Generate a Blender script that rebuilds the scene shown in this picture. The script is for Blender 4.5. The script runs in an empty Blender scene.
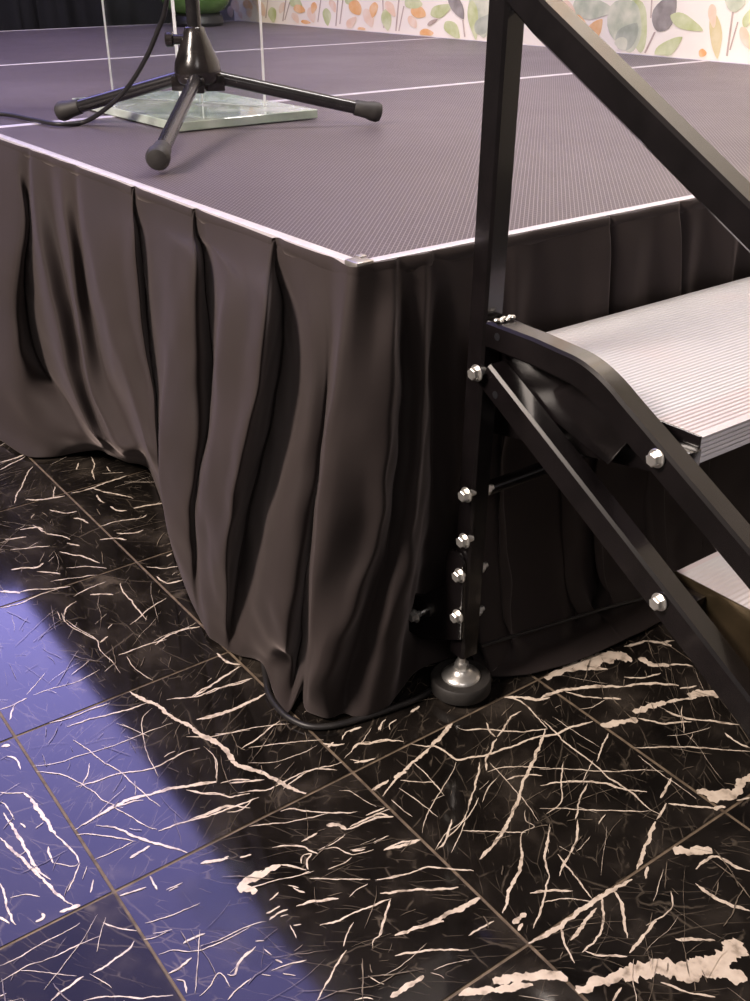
import bpy, bmesh, math, random
import numpy as np
from mathutils import Vector, Matrix, noise
random.seed(7)
SC = bpy.context.scene
COL = SC.collection
# ------------------------------------------------------------------ camera
F_PX = 1051.03
ROT = np.array([[0.80304961, -0.59588703, -0.00547457],
                [-0.27976028, -0.36887672, -0.88637698],
                [0.52616111, 0.71333625, -0.46293183]])
CAM = np.array([-0.62884, -0.88081, 0.85868])
cd = bpy.data.cameras.new('camera'); cam = bpy.data.objects.new('camera', cd); COL.objects.link(cam)
cd.sensor_fit = 'HORIZONTAL'; cd.sensor_width = 36.0; cd.lens = F_PX / 750 * 36
cd.clip_start = 0.02
m = Matrix.Identity(4)
for i in range(3):
    m[i][0] = ROT[0][i]; m[i][1] = -ROT[1][i]; m[i][2] = -ROT[2][i]; m[i][3] = CAM[i]
cam.matrix_world = m
SC.camera = cam
SC.view_settings.view_transform = 'Standard'; SC.view_settings.look = 'None'
SC.view_settings.gamma = 1; SC.view_settings.use_curve_mapping = False
SC.view_settings.exposure = 0.0

def at(px, n, d):
    """world point of a photograph pixel on the plane n.p = d"""
    r = ROT.T @ np.array([(px[0] - 375) / F_PX, (px[1] - 500.5) / F_PX, 1.0])
    n = np.array(n, float)
    return Vector(CAM + r * (d - n @ CAM) / (n @ r))
def at_x(px, x): return at(px, (1, 0, 0), x)
def at_y(px, y): return at(px, (0, 1, 0), y)
def at_z(px, z): return at(px, (0, 0, 1), z)

# ------------------------------------------------------------------ materials
def srgb(r, g, b):
    f = lambda c: c / 12.92 if c <= .04045 else ((c + .055) / 1.055) ** 2.4
    return (f(r / 255), f(g / 255), f(b / 255), 1)
def mat(name, col, rough=.5, metal=0, spec=.5, **kw):
    M = bpy.data.materials.new(name); M.use_nodes = True
    b = M.node_tree.nodes['Principled BSDF']
    b.inputs['Base Color'].default_value = col if len(col) == 4 else (*col, 1)
    b.inputs['Roughness'].default_value = rough; b.inputs['Metallic'].default_value = metal
    b.inputs['Specular IOR Level'].default_value = spec
    for k, v in kw.items(): b.inputs[k.replace('_', ' ')].default_value = v
    return M
class NT:
    def __init__(s, M): s.t = M.node_tree; s.b = s.t.nodes['Principled BSDF']
    def n(s, typ, **kw):
        x = s.t.nodes.new(typ)
        for k, v in kw.items():
            if hasattr(x, k) and not k[0].isupper(): setattr(x, k, v)
            else: x.inputs[k.replace('_', ' ')].default_value = v
        return x
    def l(s, a, b): s.t.links.new(a, b)
    def ramp(s, fac, stops):
        r = s.n('ShaderNodeValToRGB'); e = r.color_ramp.elements
        while len(e) < len(stops): e.new(.5)
        for q, (p, c) in zip(e, stops): q.position = p; q.color = c if len(c) == 4 else (*c, 1)
        s.l(fac, r.inputs[0]); return r.outputs[0]
    def bump(s, h, strength=.3, dist=.001):
        q = s.n('ShaderNodeBump', Strength=strength, Distance=dist); s.l(h, q.inputs['Height']); s.l(q.outputs[0], s.b.inputs['Normal'])
def noisy(M, scale, c0, c1, bump=0, dist=.0006, detail=4, rough=None):
    t = NT(M); tc = t.n('ShaderNodeTexCoord'); nz = t.n('ShaderNodeTexNoise', Scale=scale, Detail=detail)
    t.l(tc.outputs['Object'], nz.inputs['Vector'])
    t.l(t.ramp(nz.outputs['Fac'], [(.3, c0), (.7, c1)]), t.b.inputs['Base Color'])
    if bump: t.bump(nz.outputs['Fac'], bump, dist)
    return M

# black marble: dark ground with hairline veins, shifted and turned tile by tile through the UV map
M_MARBLE = mat('black_marble', (.012, .01, .009), .072, 0, .75)
def build_marble():
    t = NT(M_MARBLE); uv = t.n('ShaderNodeUVMap', uv_map='marble')
    nz = t.n('ShaderNodeTexNoise', Scale=7.0, Detail=5); t.l(uv.outputs[0], nz.inputs['Vector'])
    sub = t.n('ShaderNodeVectorMath', operation='SUBTRACT'); sub.inputs[1].default_value = (.5, .5, .5); t.l(nz.outputs['Color'], sub.inputs[0])
    sc = t.n('ShaderNodeVectorMath', operation='SCALE'); sc.inputs['Scale'].default_value = .035; t.l(sub.outputs[0], sc.inputs[0])
    add = t.n('ShaderNodeVectorMath', operation='ADD'); t.l(uv.outputs[0], add.inputs[0]); t.l(sc.outputs[0], add.inputs[1])
    veins = []
    for s_, sx, w, o in ((10, .35, .009, 0), (24, .3, .014, 3.3), (60, .3, .03, 7.7)):
        mp = t.n('ShaderNodeMapping'); mp.inputs['Scale'].default_value = (s_ * sx, s_, s_); mp.inputs['Location'].default_value = (o, o, o)
        mp.inputs['Rotation'].default_value = (0, 0, o)
        t.l(add.outputs[0], mp.inputs['Vector'])
        v = t.n('ShaderNodeTexVoronoi', feature='DISTANCE_TO_EDGE', Scale=1.0); t.l(mp.outputs[0], v.inputs['Vector'])
        r = t.ramp(v.outputs['Distance'], [(0, (1, 1, 1)), (w, (0, 0, 0))])
        gate = t.n('ShaderNodeTexNoise', Scale=s_ * .8, Detail=2); t.l(add.outputs[0], gate.inputs['Vector'])
        g = t.ramp(gate.outputs['Fac'], [(.47, (0, 0, 0)), (.62, (1, 1, 1))])
        mu = t.n('ShaderNodeMath', operation='MULTIPLY'); t.l(r, mu.inputs[0]); t.l(g, mu.inputs[1]); veins.append(mu.outputs[0])
    mx = veins[0]
    for v in veins[1:]:
        q = t.n('ShaderNodeMath', operation='MAXIMUM'); t.l(mx, q.inputs[0]); t.l(v, q.inputs[1]); mx = q.outputs[0]
    cloud = t.n('ShaderNodeTexNoise', Scale=14.0, Detail=8); t.l(add.outputs[0], cloud.inputs['Vector'])
    base = t.ramp(cloud.outputs['Fac'], [(.35, (.006, .005, .0045)), (.55, (.013, .0105, .009)), (.75, (.05, .041, .034))])
    mix = t.n('ShaderNodeMix', data_type='RGBA'); t.l(mx, mix.inputs['Factor']); t.l(base, mix.inputs['A']); mix.inputs['B'].default_value = (.085, .069, .054, 1)
    t.l(mix.outputs['Result'], t.b.inputs['Base Color'])
build_marble()
M_DULL = M_MARBLE.copy(); M_DULL.name = 'worn_black_marble'
M_DULL.node_tree.nodes['Principled BSDF'].inputs['Roughness'].default_value = .2
M_DULL.node_tree.nodes['Principled BSDF'].inputs['Specular IOR Level'].default_value = .3
M_VEIN = mat('marble_vein', (.6, .5, .41), .11, 0, .75)
def build_vein():
    t = NT(M_VEIN); tc = t.n('ShaderNodeTexCoord'); nz = t.n('ShaderNodeTexNoise', Scale=70.0, Detail=6)
    t.l(tc.outputs['Object'], nz.inputs['Vector'])
    t.l(t.ramp(nz.outputs['Fac'], [(.3, (.30, .24, .19)), (.45, (.68, .57, .47)), (.7, (.82, .71, .60))]), t.b.inputs['Base Color'])
build_vein()
M_GROUT = noisy(mat('grout', (.2, .15, .1), .6), 60, (.09, .066, .046), (.22, .165, .115), .3)
M_HAIR = mat('marble_hair_vein', (.17, .135, .105), .11, 0, .75)
M_HAIR.node_tree.nodes['Principled BSDF'].inputs['Base Color'].default_value = (.17, .135, .105, 1)
noisy(M_HAIR, 50, (.05, .04, .032), (.30, .245, .19))
M_FABRIC = mat('skirt_cloth', (.034, .026, .025), .8, 0, .25, Sheen_Weight=.2, Sheen_Roughness=.4)
M_FABRIC.node_tree.nodes['Principled BSDF'].inputs['Sheen Tint'].default_value = (.9, .75, .72, 1)
def build_fabric(M, c0, c1):
    t = NT(M); tc = t.n('ShaderNodeTexCoord')
    wv = t.n('ShaderNodeTexNoise', Scale=900.0, Detail=1); t.l(tc.outputs['Object'], wv.inputs['Vector'])
    nz = t.n('ShaderNodeTexNoise', Scale=6.0, Detail=4); t.l(tc.outputs['Object'], nz.inputs['Vector'])
    t.l(t.ramp(nz.outputs['Fac'], [(.3, c0), (.7, c1)]), t.b.inputs['Base Color'])
    t.bump(wv.outputs['Fac'], .15, .0004)
build_fabric(M_FABRIC, (.027, .0205, .0198), (.034, .0252, .0240))
M_CURTAIN = mat('curtain_cloth', (.008, .008, .01), .85, 0, .2)
M_DECK = mat('stage_top', (.075, .058, .066), .42, 0, .4)
def build_deck():
    t = NT(M_DECK); tc = t.n('ShaderNodeTexCoord')
    br = t.n('ShaderNodeTexBrick', Scale=1.0); br.offset = .5
    br.inputs['Color1'].default_value = (0, 0, 0, 1); br.inputs['Color2'].default_value = (0, 0, 0, 1); br.inputs['Mortar'].default_value = (1, 1, 1, 1)
    br.inputs['Mortar Size'].default_value = .00055; br.inputs['Mortar Smooth'].default_value = .3
    br.inputs['Brick Width'].default_value = .0115; br.inputs['Row Height'].default_value = .0052
    mp = t.n('ShaderNodeMapping'); mp.inputs['Rotation'].default_value = (0, 0, -math.pi / 4)
    t.l(tc.outputs['Object'], mp.inputs['Vector']); t.l(mp.outputs[0], br.inputs['Vector'])
    nz = t.n('ShaderNodeTexNoise', Scale=2.2, Detail=4); t.l(tc.outputs['Object'], nz.inputs['Vector'])
    base = t.ramp(nz.outputs['Fac'], [(.3, (.060, .047, .056)), (.7, (.074, .059, .068))])
    mix = t.n('ShaderNodeMix', data_type='RGBA'); t.l(br.outputs['Color'], mix.inputs['Factor']); t.l(base, mix.inputs['A']); mix.inputs['B'].default_value = (.24, .2, .22, 1)
    t.l(mix.outputs['Result'], t.b.inputs['Base Color'])
    rr = t.ramp(nz.outputs['Fac'], [(.3, (.36, .36, .36)), (.7, (.5, .5, .5))]); t.l(rr, t.b.inputs['Roughness'])
    t.bump(br.outputs['Color'], .35, .0006)
build_deck()
M_ALU = noisy(mat('bright_aluminium', (.66, .62, .66), .42, .3), 40, (.60, .56, .60), (.70, .66, .70))
M_CAP = noisy(mat('corner_cap_metal', (.5, .47, .44), .35, .8), 60, (.42, .39, .36), (.62, .58, .55))
M_FRAME = mat('deck_frame', (.03, .03, .032), .5, .3)
M_PAINT = noisy(mat('black_powder_coat', (.006, .005, .0055), .22, 0, .5, Coat_Weight=.4, Coat_Roughness=.1), 30, (.005, .004, .0043), (.009, .0072, .0078))
M_PLATE_REFL = noisy(mat('black_plate_gold_reflection', (.09, .065, .035), .34, .75), 25, (.06, .045, .025), (.12, .088, .05))  # black plate, with the floor's gold reflection put into its base colour
M_TREAD = mat('ribbed_aluminium', (.7, .69, .7), .42, .35)
def build_tread():
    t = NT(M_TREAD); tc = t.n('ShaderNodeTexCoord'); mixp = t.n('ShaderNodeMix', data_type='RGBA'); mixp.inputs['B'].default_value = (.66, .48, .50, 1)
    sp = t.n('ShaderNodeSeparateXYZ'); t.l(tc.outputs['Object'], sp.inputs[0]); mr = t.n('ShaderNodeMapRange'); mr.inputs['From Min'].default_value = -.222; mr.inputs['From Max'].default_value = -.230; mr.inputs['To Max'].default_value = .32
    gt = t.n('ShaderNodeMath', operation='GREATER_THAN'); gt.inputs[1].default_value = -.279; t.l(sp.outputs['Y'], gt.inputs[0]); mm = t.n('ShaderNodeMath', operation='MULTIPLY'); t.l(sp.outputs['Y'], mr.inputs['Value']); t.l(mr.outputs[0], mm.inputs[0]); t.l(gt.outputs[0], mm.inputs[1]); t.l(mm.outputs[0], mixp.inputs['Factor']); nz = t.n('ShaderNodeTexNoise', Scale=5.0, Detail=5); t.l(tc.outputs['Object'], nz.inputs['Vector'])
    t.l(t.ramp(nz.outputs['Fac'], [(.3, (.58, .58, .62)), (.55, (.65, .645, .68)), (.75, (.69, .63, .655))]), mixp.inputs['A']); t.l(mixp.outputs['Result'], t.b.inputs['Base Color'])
build_tread()
M_CHROME = noisy(mat('zinc_steel', (.8, .78, .75), .33, .85), 80, (.72, .70, .66), (.88, .86, .83))
M_RUBBER = noisy(mat('black_rubber', (.02, .018, .017), .6), 50, (.017, .015, .014), (.03, .027, .025), .2)
M_STAND = noisy(mat('black_enamel', (.014, .013, .014), .22, 0, .6), 40, (.011, .010, .011), (.02, .018, .019))
M_HUB = noisy(mat('gloss_black_plastic', (.015, .013, .012), .2, 0, .6), 40, (.012, .010, .010), (.022, .018, .017))
M_CABLE = noisy(mat('black_cable', (.014, .013, .014), .45), 60, (.011, .010, .011), (.02, .018, .018))
M_ACR = mat('clear_acrylic', (.93, 1, .97), .02, 0, .5, IOR=1.49)
M_ACR.node_tree.nodes['Principled BSDF'].inputs['Transmission Weight'].default_value = 1
noisy(M_ACR, 3, (.95, .99, .97), (.97, 1, .99))
M_BASE = mat('thick_acrylic', (.7, .8, .72), .04, 0, .5, IOR=1.49)  # greenish white mixed into the colour in place of caustics and reflections
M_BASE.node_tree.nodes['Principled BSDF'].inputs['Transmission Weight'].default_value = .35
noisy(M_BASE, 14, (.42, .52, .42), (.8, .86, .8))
M_EDGE = mat('frosted_lightpipe_edge', (.85, .86, .86), .35, 0, .5, IOR=1.49)  # sawn frosted edge, whitened further to imitate light piped through the sheet
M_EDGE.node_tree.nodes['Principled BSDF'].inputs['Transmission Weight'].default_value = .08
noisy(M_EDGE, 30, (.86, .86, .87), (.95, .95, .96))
M_WALL = noisy(mat('wallpaper_ground', (.88, .80, .68), .7), 3, (.86, .78, .66), (.91, .84, .72))
def leafmat(name, c0, c1):
    M = mat(name, c0, .7); t = NT(M); tc = t.n('ShaderNodeTexCoord'); nz = t.n('ShaderNodeTexNoise', Scale=18.0, Detail=3)
    t.l(tc.outputs['Object'], nz.inputs['Vector']); t.l(t.ramp(nz.outputs['Fac'], [(.3, c0), (.65, c1)]), t.b.inputs['Base Color']); return M
LEAFM = {'t': leafmat('print_sage', (.42, .47, .32), (.72, .71, .54)), 'g': leafmat('print_lime', (.45, .5, .2), (.66, .68, .42)),
         'd': leafmat('print_slate', (.17, .15, .13), (.38, .345, .31)), 'o': leafmat('print_orange', (.76, .36, .1), (.84, .58, .33)),
         'p': leafmat('print_peach', (.8, .55, .36), (.84, .69, .55)), 's': leafmat('print_stem', (.42, .32, .26), (.58, .46, .38)),
         'y': leafmat('print_ochre', (.6, .5, .2), (.72, .62, .38)), 'm': leafmat('print_grey', (.33, .36, .27), (.52, .54, .42))}
M_CEIL = noisy(mat('ceiling_paint', (.35, .33, .32), .9), 4, (.3, .28, .27), (.36, .34, .33))
M_GREEN = noisy(mat('green_glaze', (.06, .14, .03), .18, 0, .5), 9, (.035, .085, .02), (.12, .22, .06))
M_LEAF = noisy(mat('plant_leaf', (.04, .09, .03), .4), 12, (.025, .06, .02), (.07, .14, .045))
M_POT = mat('black_pot', (.01, .01, .01), .4)
M_SOIL = noisy(mat('soil', (.02, .014, .01), .9), 60, (.012, .009, .006), (.03, .02, .014), .5)

# ------------------------------------------------------------------ object helpers
BASE = {}
def base_of(o):
    while o.parent: o = o.parent
    return BASE.get(o.name, Vector((0, 0, 0)))
def thing(name, label, cat, loc, group=None):
    o = bpy.data.objects.new(name, None); COL.objects.link(o); o.location = loc; o.empty_display_size = .05
    BASE[o.name] = Vector(loc); tag(o, label, cat, group); return o
def tag(o, label, cat, group=None):
    o['label'] = label; o['category'] = cat
    if group: o['group'] = group
    return o
def obj(name, bm, mats, parent=None, smooth=True, world=True, ang=40):
    """links a bmesh given in world coordinates as one mesh object (children are shifted to their thing's base)"""
    if parent and world: bmesh.ops.translate(bm, verts=bm.verts, vec=-base_of(parent))
    bmesh.ops.recalc_face_normals(bm, faces=bm.faces)
    me = bpy.data.meshes.new(name); bm.to_mesh(me); bm.free()
    for M in (mats if isinstance(mats, (list, tuple)) else [mats]): me.materials.append(M)
    if smooth:
        me.shade_smooth()
        try: me.set_sharp_from_angle(angle=math.radians(ang))
        except Exception: pass
    o = bpy.data.objects.new(name, me); COL.objects.link(o)
    if parent: o.parent = parent
    return o
def box(bm, x0, x1, y0, y1, z0, z1, bev=0, seg=2, mi=0):
    vs = [bm.verts.new(p) for p in ((x0, y0, z0), (x1, y0, z0), (x1, y1, z0), (x0, y1, z0), (x0, y0, z1), (x1, y0, z1), (x1, y1, z1), (x0, y1, z1))]
    fs = [bm.faces.new([vs[i] for i in q]) for q in ((0, 3, 2, 1), (4, 5, 6, 7), (0, 1, 5, 4), (1, 2, 6, 5), (2, 3, 7, 6), (3, 0, 4, 7))]
    for f in fs: f.material_index = mi
    if bev:
        es = list({e for f in fs for e in f.edges}); bmesh.ops.bevel(bm, geom=es, offset=bev, segments=seg, profile=.5, affect='EDGES')
def prism(bm, poly, axis, a0, a1, bev=0, mi=0):
    """poly: 2-D outline in the plane across `axis`, extruded from a0 to a1"""
    def P(p, a):
        return {'x': (a, p[0], p[1]), 'y': (p[0], a, p[1]), 'z': (p[0], p[1], a)}[axis]
    A = [bm.verts.new(P(p, a0)) for p in poly]; B = [bm.verts.new(P(p, a1)) for p in poly]
    fs = [bm.faces.new(A), bm.faces.new(B[::-1])]; n = len(poly)
    for i in range(n): fs.append(bm.faces.new((A[i], B[i], B[(i + 1) % n], A[(i + 1) % n])))
    for f in fs: f.material_index = mi
    if bev:
        es = list({e for f in fs for e in f.edges}); bmesh.ops.bevel(bm, geom=es, offset=bev, segments=2, profile=.5, affect='EDGES')
def frame_of(d):
    d = Vector(d).normalized(); u = d.cross(Vector((0, 0, 1)) if abs(d.z) < .95 else Vector((1, 0, 0))).normalized()
    return u, u.cross(d).normalized()
def ring(bm, c, u, v, r, n): return [bm.verts.new(Vector(c) + u * r * math.cos(2 * math.pi * k / n) + v * r * math.sin(2 * math.pi * k / n)) for k in range(n)]
def bridge(bm, a, b):
    n = len(a)
    for k in range(n): bm.faces.new((a[k], a[(k + 1) % n], b[(k + 1) % n], b[k]))
def lathe(bm, o, d, prof, n=24):
    """prof: (distance along d, radius) from o"""
    u, v = frame_of(d); d = Vector(d).normalized(); R = [ring(bm, Vector(o) + d * t, u, v, max(r, 1e-5), n) for t, r in prof]
    for a, b in zip(R, R[1:]): bridge(bm, a, b)
    bm.faces.new(R[0]); bm.faces.new(R[-1][::-1])
def tube(bm, pts, r, n=10):
    pts = [Vector(p) for p in pts]; prev = None; pu = None
    for i, p in enumerate(pts):
        d = (pts[min(i + 1, len(pts) - 1)] - pts[max(i - 1, 0)]).normalized()
        if pu is None: u, v = frame_of(d)
        else: u = (pu - d * pu.dot(d)).normalized(); v = u.cross(d)
        pu = u; q = ring(bm, p, u, v, r, n)
        if prev: bridge(bm, prev, q)
        else: bm.faces.new(q)
        prev = q
    bm.faces.new(prev[::-1])
def catmull(P, k=8):
    P = [Vector(p) for p in P]; out = []
    for i in range(len(P) - 1):
        a, b, c, d = P[max(i - 1, 0)], P[i], P[i + 1], P[min(i + 2, len(P) - 1)]
        for j in range(k):
            t = j / k; out.append(.5 * ((2 * b) + (c - a) * t + (2 * a - 5 * b + 4 * c - d) * t * t + (3 * b - a - 3 * c + d) * t ** 3))
    out.append(P[-1]); return out
def sqpath(bm, cen, x0, x1, h, bev=.003):
    """rectangular tube along a path in a y-z plane; cen = (y,z) centre line, h = depth across the path"""
    n = len(cen); R = []
    for i, c in enumerate(cen):
        a, b = Vector(cen[max(i - 1, 0)]), Vector(cen[min(i + 1, n - 1)]); d = (b - a).normalized(); nn = Vector((-d.y, d.x))
        y, z = c; q = []
        hh = h / 2; b_ = bev; w0, w1 = x0, x1
        for (x, s) in ((w0, hh - b_), (w0 + b_, hh), (w1 - b_, hh), (w1, hh - b_), (w1, -hh + b_), (w1 - b_, -hh), (w0 + b_, -hh), (w0, -hh + b_)):
            q.append(bm.verts.new((x, y + nn.x * s, z + nn.y * s)))
        R.append(q)
    for a, b in zip(R, R[1:]): bridge(bm, a, b)
    bm.faces.new(R[0]); bm.faces.new(R[-1][::-1])
def ico(bm, c, r, sc=(1, 1, 1), seg=16):
    q = bmesh.ops.create_uvsphere(bm, u_segments=seg, v_segments=seg // 2, radius=r)
    for v in q['verts']: v.co = Vector((v.co.x * sc[0], v.co.y * sc[1], v.co.z * sc[2])) + Vector(c)

H = .57                                                           # stage height
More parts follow.
